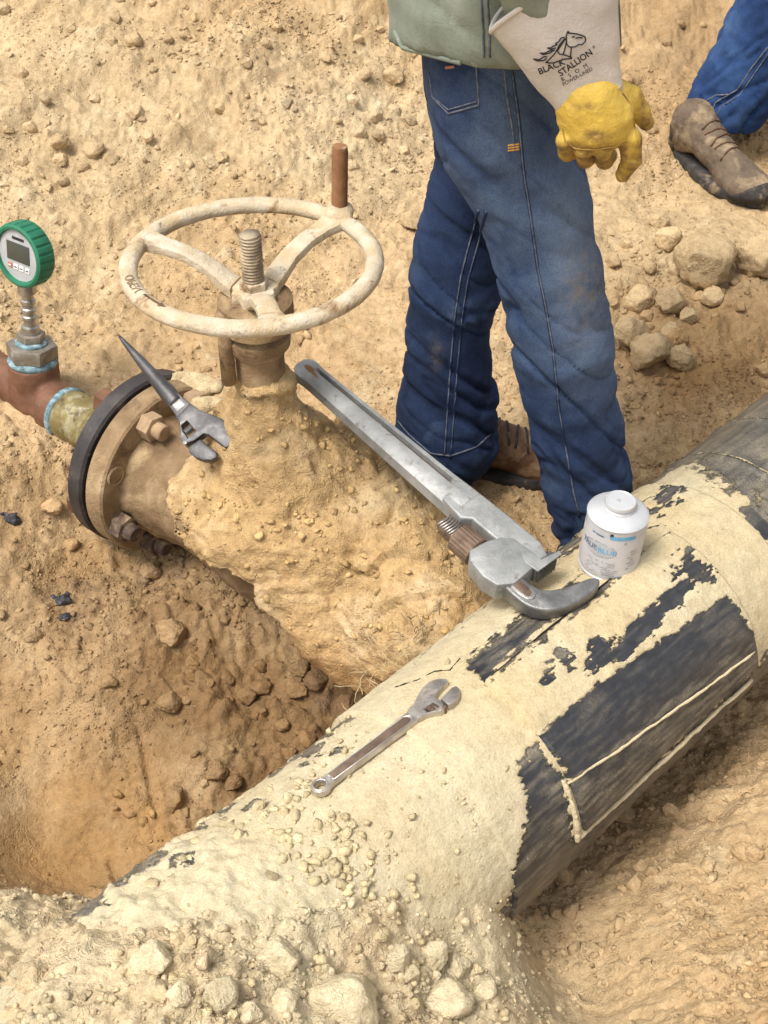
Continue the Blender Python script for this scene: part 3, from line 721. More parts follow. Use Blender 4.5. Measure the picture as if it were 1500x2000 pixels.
# stuffing box, gland and yoke sleeve under the wheel
build('bonnet_neck', *lathe([(.058, .22), (.050, .27), (.041, .30), (.039, .345), (.0385, .39), (.043, .395), (.043, .408), (.034, .41)], 48, np.eye(3), VO), MAT['castlight'], valve, 'auto')
build('packing_nut', *lathe([(.036, .402), (.050, .406), (.051, .425), (.040, .43), (.039, .446), (.020, .447)], 40, np.eye(3), VO), MAT['cast'], valve, 'auto')
build('gland_ring', *lathe([(.030, .440), (.0565, .442), (.058, .452), (.0575, .486), (.050, .492), (.030, .494), (.028, .468)], 40, np.eye(3), VO), MAT['cast'], valve, 'auto')
for sgn in (-1, 1):
    build('gland_bolt', *tube([vp(.02, .052 * sgn, .35), vp(.02, .050 * sgn, .48)], .012, 10), MAT['cast'], valve)
# handwheel: rim, three dished spokes, hub
WZ = .6; WC = np.array([-.195, 1.635, WZ]); WR = .1815
TILT = np.array([[1, 0, 0], [0, math.cos(R_(2.5)), -math.sin(R_(2.5))], [0, math.sin(R_(2.5)), math.cos(R_(2.5))]]).T
def wp(x, y, z): return WC + TILT @ np.array([x, y, z])
n1, n2 = 120, 18; V = []; 
for i in range(n1):
    a = 2 * math.pi * i / n1; 
    for j in range(n2):
        b = 2 * math.pi * j / n2; rr = .0140
        V.append(wp((WR + rr * math.cos(b)) * math.cos(a), (WR + rr * math.cos(b)) * math.sin(a), .0125 * math.sin(b)))
F = [(i * n2 + j, ((i + 1) % n1) * n2 + j, ((i + 1) % n1) * n2 + (j + 1) % n2, i * n2 + (j + 1) % n2) for i in range(n1) for j in range(n2)]
V = np.array(V); F = np.array(F); V = V + vnormals(V, F) * (fbm(V, 60, 3, 8) * .0009)[:, None]
rim = build('handwheel', V, F, MAT['wheel'], valve)
HZ = -.052
spk = [158, 47, -76]
for d in spk:
    a = R_(d); ca, sa = math.cos(a), math.sin(a); P = []; L = []
    prof = [(.030, HZ + .002, .021, .0125), (.05, HZ + .012, .0185, .0115), (.075, HZ + .030, .0165, .0105), (.11, HZ + .043, .0155, .0095), (.145, -.004, .0165, .0095), (.168, -.001, .021, .0105), (.181, 0, .027, .0115)]
    V = []; m = 14
    for (r, z, hw, ht) in prof:
        for k in range(m):
            b = 2 * math.pi * k / m; e = .55
            lx = hw * np.sign(math.cos(b)) * abs(math.cos(b)) ** e; lz = ht * np.sign(math.sin(b)) * abs(math.sin(b)) ** e
            V.append(wp(r * ca - lx * sa, r * sa + lx * ca, z + lz))
    F = grid_faces(len(prof), m) + [tuple(range(m - 1, -1, -1)), tuple((len(prof) - 1) * m + k for k in range(m))]
    V = np.array(V); V += (fbm(V, 70, 2, 5) * .0008)[:, None]
    build('spoke', V, F, MAT['wheel'], rim, 'auto')
# scalloped hub plate
ol = []
for k in range(72):
    a = 2 * math.pi * k / 72; r = .034 + .0085 * max(0, math.cos(3 * (a - R_(38)))) + .003 * math.sin(9 * a)
    ol.append((r * math.cos(a), r * math.sin(a)))
v, f = prism(ol, .030, .004, 2); v = np.array([wp(*(q + np.array([0, 0, HZ - .004]))) for q in v])
build('hub', v, f, MAT['wheel'], rim, 'auto')
v, f = prism(circ(.0225, 6, a0=.4), .014, .0015); v = np.array([wp(*(q + np.array([0, 0, HZ + .016]))) for q in v])
build('hub_nut', v, f, MAT['wheel'], rim, 'auto')
# threaded rising stem
n, m = 200, 20; V = []; zt0, zt1 = HZ - .09, .047
for i in range(n):
    t = i / (n - 1); z = zt0 + (zt1 - zt0) * t
    for k in range(m):
        b = 2 * math.pi * k / m; ph = (z / .0052 - k / m) % 1
        r = .0155 + .0028 * (abs(ph - .5) * 2 - .5)
        if t > .985: r *= .88
        V.append(wp(r * math.cos(b), r * math.sin(b), z))
build('stem', np.array(V), grid_faces(n, m) + [tuple(range(m - 1, -1, -1)), tuple((n - 1) * m + k for k in range(m))], MAT['thread'], valve)
# turning bar welded to the rim
hb = atz(663, 402, WZ + .012); ht = hb + np.array([.003, .004, .098])
P = [hb + (ht - hb) * t for t in np.linspace(-.12, 1, 14)]
build('turning_bar', *tube(P, [.0125] * 13 + [.0112], 18), MAT['wheel_rust'], rim, 'auto')
V, F = surfnet(lambda X, Y, Z: smin(s_ell(X, Y, Z, hb + [0, 0, -.008], (.022, .024, .012)), s_cap(X, Y, Z, hb + [-.01, -.012, -.01], hb + [.012, -.02, -.012], .012, .010), .01) , hb - .05, hb + .05, .003)
build('weld_lump', V + vnormals(V, F) * (fbm(V, 90, 3, 2) * .001)[:, None], F, MAT['wheel'], rim)
# raised OPEN and arrow on the rim
def text_mesh(s, size, ext=0.0, font_bold=False):
    cu = bpy.data.curves.new('t', 'FONT'); cu.body = s; cu.size = size; cu.align_x = 'CENTER'; cu.align_y = 'CENTER'; cu.resolution_u = 3
    cu.offset = size * (.018 if font_bold else 0)
    ob = bpy.data.objects.new('t', cu); C.objects.link(ob); bpy.context.view_layer.update()
    me = bpy.data.meshes.new_from_object(ob.evaluated_get(bpy.context.evaluated_depsgraph_get()))
    bm = bmesh.new(); bm.from_mesh(me); bmesh.ops.triangulate(bm, faces=bm.faces[:])
    for _ in range(1): bmesh.ops.subdivide_edges(bm, edges=[e for e in bm.edges if e.calc_length() > size * .16], cuts=1)
    bmesh.ops.triangulate(bm, faces=bm.faces[:])
    vf = from_bm(bm); bpy.data.objects.remove(ob); bpy.data.curves.remove(cu); bpy.data.meshes.remove(me); return vf
def on_rim(v, ang0, z=.0128):
    out = []
    for x, y, _ in v:
        a = R_(ang0) + x / WR; r = WR + y; out.append(wp(r * math.cos(a), r * math.sin(a), .0128 * math.sqrt(max(0, 1 - (y / .0145) ** 2)) + .0007))
    return np.array(out)
v, f = text_mesh('OPEN', .019, 0, True); build('raised_lettering', on_rim(v, 207), f, MAT['cast'], rim, False)
v, f = prism([(-.024, -.0016), (.012, -.0016), (.012, -.005), (.026, 0), (.012, .005), (.012, .0016), (-.024, .0016)], .0006, 0)
build('raised_arrow', on_rim(v, 226), f, MAT['cast'], rim, False)

# caked mud over the body
def wig(A, s, seed): return fbm(np.stack([A[0].ravel(), A[1].ravel(), A[2].ravel()], 1), s, 3, seed).reshape(A[0].shape)
def f_mud(X, Y, Z):
    u = (X - VO[0]) * VU[0] + (Y - VO[1]) * VU[1]; v = (X - VO[0]) * VV[0] + (Y - VO[1]) * VV[1]; w_ = Z - VO[2]
    d = s_ell(u, v, w_, (.01, .0, .09), (.155, .135, .215))
    d = smin(d, s_ell(u, v, w_, (.10, .03, .04), (.115, .125, .155)), .05)
    d = smin(d, s_cap(u, v, w_, (-.02, .01, .02), (-.34, .02, -.04), .158, .135), .06)
    d = smin(d, s_ell(u, v, w_, (-.10, -.10, .04), (.19, .13, .165)), .07)
    d = smin(d, s_ell(u, v, w_, (-.22, -.06, .0), (.15, .15, .13)), .07)
    for nn, of in (((.1, .72, .69), .178), ((-.50, .20, .84), .246), ((.72, .40, .57), .196), ((-.2, -.6, .77), .226), ((-.45, .75, .48), .200)):
        nn = unit(nn); d = -smin(-d, -(u * nn[0] + v * nn[1] + w_ * nn[2] - of), .018)
    d = smin(d, s_cap(u, v, w_, (0, 0, .2), (0, 0, .308), .080, .049), .05)
    d = smin(d, s_ell(u, v, w_, (-.33, .0, -.01), (.13, .128, .12)), .04)
    n1 = wig((X, Y, Z), 11, 41); n2 = wig((X, Y, Z), 30, 42)
    d = d + .008 * n1 + .003 * n2
    edge = .066 - .15 * sstep(-.06, -.26, u) + .30 * (u + .05) * (u > -.05) - .30 * (v - .1)
    cut = (edge - w_ + .020 * n1 + .008 * n2) * .8                              # broken lower rim on the camera side
    cut2 = u - (.205 + .02 * n1 - .25 * np.clip(w_ - .1, -1, 0))               # stops short of the flange
    return np.maximum(np.maximum(d, np.where(v > -.02, cut, -1)), cut2)
V, F = surfnet(f_mud, vp(0, 0, .1) - np.array([.52, .52, .34]), vp(0, 0, .1) + np.array([.52, .52, .32]), .0052)
N = vnormals(V, F)
fl = np.clip(N[:, 2], 0, 1)
rl = 1 - np.abs(fbm(V, 9, 3, 44)); st = np.floor((V @ VV * 26 + fbm(V, 8, 3, 45) * 1.2))
disp = fbm(V, 12, 3, 43, .5) * .0040 + (rl - .75) * .004 + fbm(V, 75, 3, 46) * .0016 + np.abs(fbm(V, 28, 2, 246)) * .004
disp += (lumps(V[:, 0], V[:, 1], .028, .3, 31) * .30 + lumps(V[:, 0], V[:, 1], .014, .35, 32) * .30 + np.abs(fbm(V, 60, 2, 33)) * .006) * fl * sstep(.05, .45, fbm(V, 6, 2, 47))
# shelves where slabs of crust broke away
for sc, sd_, am in ((3.2, 48, .020), (7, 148, .006)):
    sh = fbm(V, sc, 2, sd_, .35) + 1.6 * (V @ VU) + .9 * V[:, 2]
    md = np.mod(sh, .42) / .42
    disp += am * (md - .5) * sstep(-.2, .25, fbm(V, 5, 2, sd_ + 1)) * np.clip(fl + .3, 0, 1)
ck = np.abs(fbm(V, 10, 2, 151)); disp -= .005 * np.exp(-(ck / .035) ** 2) * sstep(.0, .3, fbm(V, 4, 2, 152))
V = V + N * disp[:, None]
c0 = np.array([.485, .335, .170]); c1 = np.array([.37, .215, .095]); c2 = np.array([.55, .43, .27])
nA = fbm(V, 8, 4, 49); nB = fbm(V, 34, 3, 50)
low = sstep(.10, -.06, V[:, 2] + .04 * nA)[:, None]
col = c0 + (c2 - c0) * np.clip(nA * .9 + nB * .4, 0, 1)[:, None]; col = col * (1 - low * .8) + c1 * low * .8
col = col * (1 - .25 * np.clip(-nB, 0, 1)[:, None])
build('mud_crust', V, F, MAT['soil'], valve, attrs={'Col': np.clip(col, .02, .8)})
MUDTREE = bvh(V, F)
# slabs of dried mud stuck on the flange
for (px, py, sx, sy) in [(385, 755, .05, .028), (405, 790, .034, .022), (360, 745, .035, .02)]:
    c = atz(px, py, VO[2] + .13)
    V, F = surfnet(lambda X, Y, Z: s_ell(X, Y, Z, c, (sx, sy, .016)) + .006 * wig((X, Y, Z), 45, 60), c - .075, c + .075, .005)
    V = V + vnormals(V, F) * (fbm(V, 70, 3, 61) * .002)[:, None]
    build('mud_slab', V, F, MAT['soil'], valve, attrs={'Col': np.tile(np.array([.54, .43, .27]), (len(V), 1)) * (1 + .2 * fbm(V, 30, 3, 2))[:, None]})

# ------------------------------------------------------------------ nipple and tee on the blind flange
fit = thing('pipe_fitting', 'rusty brown tee and sealant-smeared nipple screwed into the dark blind flange', 'pipe fitting', vp(.62, 0, -.08))
def axl(prof, n=40): return lathe(prof, n, AX, VO)
build('hex_nipple', *axl([(.030, U4), (.060, U4 + .0), (.062, U4 + .012), (.0615, U4 + .035), (.057, U4 + .046), (.050, U4 + .075)]), MAT['nipple'], fit, 'auto')
v, f = prism(circ(.066, 6, a0=.25), .05, .005); build('hex_collar', *xf((v, f), AX, VO + VU * (U4 + .052)), MAT['nipple'], fit, 'auto')
build('nipple_barrel', *axl([(.040, U4 + .07), (.044, U4 + .082), (.043, U4 + .10), (.049, U4 + .108), (.050, U4 + .165), (.050, U4 + .188), (.043, U4 + .20)]), MAT['nipple'], fit, 'auto')
build('sealant_ring', *axl([(.041, U4 + .186), (.0525, U4 + .188), (.0535, U4 + .194), (.0525, U4 + .200), (.042, U4 + .201)]), MAT['seal'], fit)
UT = U4 + .285
tilt = unit(ZU - .17 * VV + .03 * VU); TE = vp(UT, 0, .0)
TM = frame(tilt, VU)
def f_tee(X, Y, Z):
    d = s_cap(X, Y, Z, vp(U4 + .19, 0, 0), vp(UT + .16, 0, 0), .0425, .0425)
    d = smin(d, s_cap(X, Y, Z, TE, TE + tilt * .055, .0435, .0435), .018)
    d = smin(d, np.maximum(s_cap(X, Y, Z, vp(U4 + .19, 0, 0), vp(U4 + .25, 0, 0), .0500, .0500), ((X - VO[0]) * VU[0] + (Y - VO[1]) * VU[1]) - (U4 + .238)), .008)
    top = (X - TE[0]) * tilt[0] + (Y - TE[1]) * tilt[1] + (Z - TE[2]) * tilt[2] - .075
    d = smin(d, s_cap(X, Y, Z, TE + tilt * .05, TE + tilt * .10, .049, .049), .008)
    d = np.maximum(d, top)
    return np.maximum(d, (U4 + .199) - ((X - VO[0]) * VU[0] + (Y - VO[1]) * VU[1]))
V, F = surfnet(f_tee, TE - .22, TE + .22, .0048)
V = V + vnormals(V, F) * (fbm(V, 50, 3, 9) * .001)[:, None]
build('tee', V, F, MAT['tee'], fit)
build('sealant_ring', *lathe([(.040, .072), (.0475, .074), (.0490, .081), (.045, .087), (.038, .087)], 40, TM, TE), MAT['seal'], fit)
v, f = prism(circ(.050, 6, a0=.12), .030, .004); build('hex_bushing', *xf((v, f), TM, TE + tilt * .101), MAT['hexb'], fit, 'auto')
build('sealant_ring', *lathe([(.020, .114), (.0315, .115), (.031, .121), (.026, .124), (.02, .124)], 32, TM, TE), MAT['seal'], fit)
v, f = prism(circ(.0275, 6, a0=.5), .018, .002); build('small_hex_bushing', *xf((v, f), TM, TE + tilt * .130), MAT['hexb'], fit, 'auto')

# ------------------------------------------------------------------ digital pressure gauge
GB = TE + tilt * .139
gauge = thing('pressure_gauge', 'green rubber-booted digital pressure gauge with a dark screen on the brown tee', 'gauge', GB)
build('stem_fitting', *lathe([(.013, .0), (.0175, .001), (.0175, .014), (.0125, .016), (.0115, .028), (.0145, .03), (.0145, .036), (.0120, .038), (.0120, .044), (.0145, .046), (.0145, .052), (.0120, .054), (.0120, .060), (.0145, .062), (.0145, .069), (.011, .071), (.0115, .082), (.018, .085), (.018, .112), (.013, .114)], 28, TM, GB), MAT['steel'], gauge, 'auto')
gn = unit(np.array([-.52, -.78, .20])); gup = unit(tilt - gn * (tilt @ gn)); gx_ = np.cross(gup, gn)
GM = np.stack([gx_, gup, gn], 1); GC = GB + tilt * .162 
GRo = .0615
ol = []
for k in range(180):
    a = 2 * math.pi * k / 180; ol.append((GRo * math.cos(a), GRo * math.sin(a)))
V = []; prof = [(.030, -.026), (.054, -.024), (GRo - .002, -.019), (GRo, -.014), (GRo, .012), (GRo - .0015, .018), (GRo - .006, .0205), (GRo - .0105, .0195), (GRo - .012, .013)]
n = 168
for r, h in prof:
    for k in range(n):
        a = 2 * math.pi * k / n; g = ((k % 7) in (0, 1)) and abs(h - .0) < .0145 and r > GRo - .0005
        rr = r - (.0028 if g else 0); V.append((rr * math.cos(a), rr * math.sin(a), h))
F = grid_faces(len(prof), n) + [tuple(range(n - 1, -1, -1))]
build('rubber_boot', *xf((np.array(V), F), GM, GC), MAT['green'], gauge, 'auto')
fc = build('dial_face', *lathe([(.001, .0125), (GRo - .0122, .0125), (GRo - .0122, .0140), (.001, .0142)], 64, GM, GC), MAT['face'], gauge, 'auto')
build('screen', *rbox((.058, .036, .002), .0012, 2, GM, GC + GM @ np.array([0, .006, .0147])), MAT['lcd'], fc, 'auto')
for i in range(4):
    build('key', *rbox((.0105, .0105, .002), .001, 2, GM, GC + GM @ np.array([-.0225 + .015 * i, -.0235, .0147])), MAT['redkey'] if i == 0 else MAT['white'], fc, 'auto')
    build('key_mark', *rbox((.006, .0022, .0004), 0, 1, GM, GC + GM @ np.array([-.0225 + .015 * i, -.0235, .0160])), MAT['white'] if i == 0 else MAT['ink'], fc, 'auto')
build('name_strip', *rbox((.030, .0055, .0006), 0, 1, GM, GC + GM @ np.array([.001, .0325, .0143])), MAT['ink'], fc, False)

# ------------------------------------------------------------------ pipe wrench leaning from the mud onto the pipe
hd = atz(1040, 1112, .272); _m, _n = hit(MUDTREE, 600, 752)
he = atz(583, 722, .345) if _m is None else _m + np.array([-.012, .02, .022])
he = atz(580, 718, he[2])
wx = unit(hd - he)                        # along the tool, towards the jaws
side = np.array([.58, .81, 0]); side = unit(side - wx * (side @ wx)); wn_ = unit(np.cross(wx, side))   # broad face normal
if wn_[2] < 0: wn_ = -wn_
# the flat face looks up and towards the camera
wn_ = unit(wn_ + .12 * np.array([-.4, -.8, 0])); wn_ = unit(wn_ - wx * (wn_ @ wx)); wy = np.cross(wn_, wx) * .9
WMx = np.stack([wx, wy, wn_], 1)
LEN = np.linalg.norm(hd - he)
wr = thing('pipe_wrench', 'long grey aluminium pipe wrench lying across from the valve mud to the pipe', 'wrench', hd)
def W(u, v, h=0.0): return hd + wx * u + wy * v + wn_ * h
# handle: an I-beam bar with a sunken channel
sec = []
def handle():
    st = np.linspace(-LEN, -.145, 40); V = []
    for u in st:
        t = (u + LEN) / (LEN - .145); wv = .0215 + .009 * t; th = .0125 + .004 * t
        if t < .04: wv *= math.sqrt(max(.05, 1 - (1 - t / .04) ** 2)) * .55 + .45; th *= .75 + .25 * t / .04
        wv *= 1 + .16 * math.exp(-((t - .035) / .04) ** 2)
        rim = .0062; dp = .0100 if .09 < t < .985 else 0.0
        g0, g1 = wv * .24, wv * .62
        pts = [(-wv, -th * .6), (-wv * .8, -th), (wv * .8, -th), (wv, -th * .6), (wv, th * .7), (wv * .88, th), (g1, th), (g1 - .0015, th - dp), (g0 + .0015, th - dp), (g0, th * 1.04), (-wv * .45, th * 1.0), (-wv * .9, th * .55)]
        for a, b in pts: V.append(W(u, a + .006, b))
    m = 12; return np.array(V), grid_faces(40, m) + [tuple(range(m - 1, -1, -1)), tuple(39 * m + k for k in range(m))]
v, f = handle(); f = [q[::-1] for q in f]
build('handle', v, f, MAT['alu'], wr, 'auto')
build('groove_grime', *tube([W(u, .006 + (.0215 + .009 * (u + LEN) / (LEN - .145)) * .43, .0125 + .004 * (u + LEN) / (LEN - .145) - .0094) for u in np.linspace(-LEN * .90, -.16, 24)], .0034, 8, ell=.5, hint=wn_), MAT['knurl'], wr)
def wpris(name, ol, h, mat, hc=0.0, bev=.003, par=wr, holes=(), seg=3):
    v, f = prism(ol, h, bev, seg, holes=holes); return build(name, *xf((v, f), WMx, W(0, 0, hc)), mat, par, 'auto')
def arcpts(c, r, a0, a1, n): return [(c[0] + r * math.cos(R_(a0 + (a1 - a0) * k / n)), c[1] + r * math.sin(R_(a0 + (a1 - a0) * k / n))) for k in range(n + 1)]
# head: tapering web that carries the heel jaw (upper side = +v) and the housing loop (lower side = -v)
wpris('head', [(-.175, -.020), (-.13, -.026), (-.118, -.012), (-.075, -.012), (-.045, -.010), (.0, -.008), (.004, .030), (-.02, .040), (-.09, .040), (-.16, .037), (-.2, .034)], .032, MAT['alu'], 0, .004)
hs_ = build('jaw_housing', *xf(prism([(-.078, -.062), (-.062, -.078), (-.03, -.084), (-.006, -.079), (.008, -.056), (.006, .002), (-.010, .014), (-.05, .010), (-.064, -.004), (-.073, -.03)], .038, .0035, 2), WMx, W(0, 0, .000)), MAT['alu'], wr, 'auto')
wpris('heel_jaw', [(-.002, -.006), (.012, -.008), (.014, .040), (-.002, .042)], .030, MAT['jaw'], -.002, .002)
wpris('jaw_plate', [(-.030, .0), (-.008, -.012), (.016, -.010), (.017, .045), (.010, .048), (.004, .012), (-.026, .008)], .003, MAT['alu'], .0185, .001)
for i in range(7): wpris('jaw_tooth', [(.012, -.004 + i * .0062), (.0168, -.001 + i * .0062), (.012, .002 + i * .0062)], .028, MAT['jaw'], -.002, .0004, seg=1)
# knurled adjusting nut and the shank end behind it
kc = W(-.095, -.046, .0); KM = frame(wx, wn_)
prof = []
n = 48; V = []
for h, r in [(-.021, .018), (-.019, .0225), (.019, .0225), (.021, .018)]:
    for k in range(n):
        rr = r + (.0011 if k % 2 and r > .02 else 0); a = 2 * math.pi * k / n; V.append((rr * math.cos(a), rr * math.sin(a), h))
build('adjusting_nut', *xf((np.array(V), grid_faces(4, n) + [tuple(range(n - 1, -1, -1)), tuple(3 * n + k for k in range(n))]), KM, kc), MAT['knurl'], wr, 'auto')
sk = []
for i in range(5):
    pass
shank = build('shank', *xf(prism([(-.152, -.055), (-.150, -.036), (-.140, -.030), (-.06, -.030), (-.06, -.062), (-.140, -.062)], .022, .006, 3), WMx, W(0, 0, 0)), MAT['knurl'], wr, 'auto')
for i in range(8):
    u = -.146 + i * .0048
    build('thread_ridge', *tube([W(u, -.031, .0112), W(u + .002, -.046, .0125), W(u, -.061, .0112)], .0013, 6), MAT['steel'], shank)
# hook jaw: shank out of the housing, then the curved hook
cx, cy = .092, .0
hook = [(-.02, -.066), (.028, -.069), (.050, -.064), (.070, -.048), (.083, -.022), (.089, .008), (.090, .042), (.085, .060), (.075, .062), (.067, .045), (.061, .018), (.052, -.006), (.042, -.022), (.030, -.030), (-.02, -.030)]
def smooth_ol(ol, it=2):
    for _ in range(it):
        q = []
        for i in range(len(ol)):
            a = ol[i]; b = ol[(i + 1) % len(ol)]; q += [(.75 * a[0] + .25 * b[0], .75 * a[1] + .25 * b[1]), (.25 * a[0] + .75 * b[0], .25 * a[1] + .75 * b[1])]
        ol = q
    return ol
HJ = wpris('hook_jaw', smooth_ol(hook), .027, MAT['jaw'], -.002, .004)
# raised rounded frame round the slot of the shank
for nm, ol, hh, mt in (('slot_frame', [(.0, -.061), (.036, -.061), (.044, -.050), (.036, -.036), (.0, -.036)], .0125, 'steel'), ('slot', [(.0, -.056), (.032, -.056), (.037, -.050), (.032, -.041), (.0, -.041)], .0139, 'knurl')):
    v, f = prism(smooth_ol(ol, 1), .002, .0004); build(nm, *xf((v, f), WMx, W(0, 0, hh)), MAT[mt], HJ, 'auto')
# hanging slot in the tail
v, f = prism(smooth_ol([(-LEN + .014, -.006), (-LEN + .060, -.004), (-LEN + .060, .006), (-LEN + .014, .008)], 2), .0030, .0002); build('tail_slot', *xf((v, f), WMx, W(0, .006, .0118)), MAT['wheel_rust'], wr, False)

# ------------------------------------------------------------------ adjustable wrenches
def crescent(root, M, o, L, mats, spud=False, flip=1, tail=0):
    """local x from tail (0) to jaws (L), y across, z up from the lying face"""
    k = L / .25; t = .0125 * k
    def bp(name, ol, h, z, mat, par=root, bev=.0014, holes=(), seg=2):
        ol = [(x * k, y * k * flip) for x, y in ol]; holes = [[(x * k, y * k * flip) for x, y in q] for q in holes]
        v, f = prism(ol, h * k, bev * k, seg, holes=holes); return build(name, *xf((v, f), M, o + M @ np.array([0, 0, z * k])), mat, par, 'auto')
    head = [(.178, -.0125), (.193, -.0155), (.207, -.0225), (.220, -.0285), (.233, -.0300), (.244, -.0270), (.252, -.0205), (.2545, -.0130), (.2525, -.0095), (.226, -.0045), (.2205, -.001),
            (.2195, .013), (.2145, .0240), (.205, .0240), (.197, .0175), (.188, .0125), (.178, .0110)]
    hole = [[(.193, .004), (.211, .004), (.211, .0165), (.200, .0155), (.193, .0125)]]
    hd_ = bp('head', head, .0135, .0068, mats[0], holes=hole)
    if spud:
        P = []; Rr = []
        for i in range(26):
            u = i / 25; P.append(o + M @ np.array([-tail + (tail + .165 * k) * u, 0, .0075 * k])); Rr.append((.0018 + .0088 * min(1, u * 1.2) ** .9) * k)
        build('tapered_handle', *tube(P, Rr, 20), mats[1], root)
        bp('shank', [(.150, -.0085), (.180, -.0125), (.182, .0105), (.150, .0085)], .0150, .0075, mats[0], bev=.003)
        bp('shank_panel', [(.156, -.0048), (.177, -.0068), (.177, .0056), (.156, .0048)], .0006, .0152, mats[2], bev=.0001)
    else:
        ol = [(.182, -.0118), (.05, -.0088), (.022, -.0098)] + arcpts((.0125, 0), .0135, -62, -298, 16) + [(.022, .0098), (.05, .0088), (.182, .0100)]
        h_ = bp('handle', ol, .0100, .0066, mats[0], holes=[circ(.0075, 18, (.0125, 0))], bev=.0022)
        bp('handle_panel', [(.032, -.0052), (.165, -.0068), (.170, -.003), (.170, .003), (.165, .0062), (.032, .0052)], .0008, .0114, mats[2], par=h_, bev=.0002)
        # bright raised border round the panel
        rimp = [(.029, 0), (.031, -.0066), (.165, -.0083), (.174, -.003), (.174, .003), (.165, .0078), (.031, .0066), (.029, 0)]
        build('panel_rim', *tube([o + M @ np.array([x * k, y * k * flip, .0118 * k]) for x, y in rimp], .0011 * k, 6), mats[0], h_)
        n = 24; ringp = [o + M @ np.array([(.0125 + .0095 * math.cos(2 * math.pi * i / n)) * k, .0095 * math.sin(2 * math.pi * i / n) * k, .0112 * k]) for i in range(n + 1)]
        build('eye_rim', *tube(ringp, .0019 * k, 8), mats[0], h_)
    jaw = [(.2205, .0230), (.2225, .0065), (.249, .0018), (.2545, .0050), (.2535, .0125), (.246, .0200), (.236, .0250), (.226, .0262)]
    bp('moving_jaw', jaw, .0125, .0068, mats[0], bev=.002)
    # worm screw in the window
    wv = []
    c = np.array([.202, .0098, .0085]); P = [o + M @ (np.array([c[0], c[1] * flip + (i / 40 - .5) * .0100 * flip, c[2]]) * k) for i in range(41)]
    build('worm_screw', *tube(P, [(.0042 + .0012 * math.sin(i * 1.35)) * k for i in range(41)], 12), mats[2], hd_)
    bp('jaw_pin', circ(.0028, 10, (.214, .0225)), .0145, .0072, mats[2], par=hd_, bev=.0004)
# bright one lying on the pipe
a_ = pipe_hit(628, 1546, PR + .0035); b_ = pipe_hit(878, 1358, PR + .0035)
M_x = unit(b_ - a_); mid = (a_ + b_) / 2; nrm = mid - P0; nrm = nrm - PD * (nrm @ PD); nrm = unit(nrm); nrm = unit(nrm - M_x * (nrm @ M_x))
Lc = np.linalg.norm(b_ - a_) * .25 / .232
MC = np.stack([M_x, np.cross(nrm, M_x), nrm], 1)
cw = thing('adjustable_wrench', 'tarnished chrome adjustable wrench lying on the pale muddy pipe', 'wrench', a_, 'adjustable wrenches')
crescent(cw, MC, a_ + nrm * .0008 - M_x * .012 * Lc / .25, Lc, (MAT['chrome'], MAT['chrome'], MAT['knurl']), flip=-1)
# dark one with a pointed tail on the valve
tip = atz(238, 662, .345); hj, _ = hit(MUDTREE, 432, 892)
if hj is None: hj = atz(420, 868, .22)
hj = hj + np.array([0, 0, .004])
X_ = unit(hj - tip); zz = unit(np.array([-.25, -.45, .9])); zz = unit(zz - X_ * (zz @ X_))
MS = np.stack([X_, np.cross(zz, X_), zz], 1); Lt = np.linalg.norm(hj - tip); Ls = .25 * 1.38
sw = thing('spud_wrench', 'dark steel adjustable wrench with a long pointed tail resting on the black flange', 'wrench', hj, 'adjustable wrenches')
crescent(sw, MS, hj - X_ * Ls, Ls, (MAT['spud'], MAT['spud'], MAT['jaw']), spud=True, flip=-1, tail=Lt - Ls)

# ------------------------------------------------------------------ can of thread sealant
cb = pipe_hit(1187, 1098, PR + .0055)
up_c = unit(np.array([.035, .02, 1.0])); CM = frame(up_c, (1, 0, 0))
CM = np.stack([unit(np.array([1, 0, 0]) - up_c * up_c[0]), np.cross(up_c, unit(np.array([1, 0, 0]) - up_c * up_c[0])), up_c], 1)
can = thing('sealant_can', 'small white screw-top can of thread sealant standing on the pipe', 'can', cb)
CR, CH = .0448, .1010
MAT['canw'] = pm('white_painted_tin', [(.3, (.44, .45, .46)), (.7, (.56, .565, .57))], 14, 5, .36, .25, .0004, 60, .5, [((.30, .31, .32), 34, .60, .74, .5), ((.46, .40, .30), 12, .62, .80, .9)])
MAT['cang'] = pm('pale_grey_label', [(.3, (.46, .445, .45)), (.7, (.56, .54, .54))], 14, 4, .5, 0, .0003, 60, .4, [((.36, .34, .31), 60, .66, .78, .8)])
MAT['blue'] = pm('blue_print', [(.3, (.08, .28, .46)), (.7, (.16, .40, .58))], 80, 4, .5, 0, .0001, 60, .4, [((.65, .66, .66), 120, .6, .72, .6)])
MAT['navy'] = pm('dark_blue_print', [(.3, (.05, .09, .15)), (.7, (.12, .17, .24))], 80, 4, .5, 0, .0001, 60, .4, [((.65, .66, .66), 120, .58, .7, .6)])
MAT['grey'] = pm('faded_grey_print', [(.3, (.20, .20, .20)), (.7, (.36, .35, .34))], 80, 4, .6, 0, .0001, 60, .4, [((.65, .64, .62), 130, .5, .6, .6)])
cbd = build('can_body', *lathe([(CR - .004, 0), (CR - .0005, .0008), (CR + .0012, .0025), (CR + .0008, .0042), (CR - .0004, .0052), (CR, .0075), (CR, CH - .004), (CR - .0004, CH - .002), (CR + .0008, CH - .001), (CR + .0010, CH + .001), (CR - .0008, CH + .003), (CR - .006, CH + .0065), (.026, CH + .0105), (.0235, CH + .0115)], 72, CM, cb), MAT['canw'], can, 'auto')
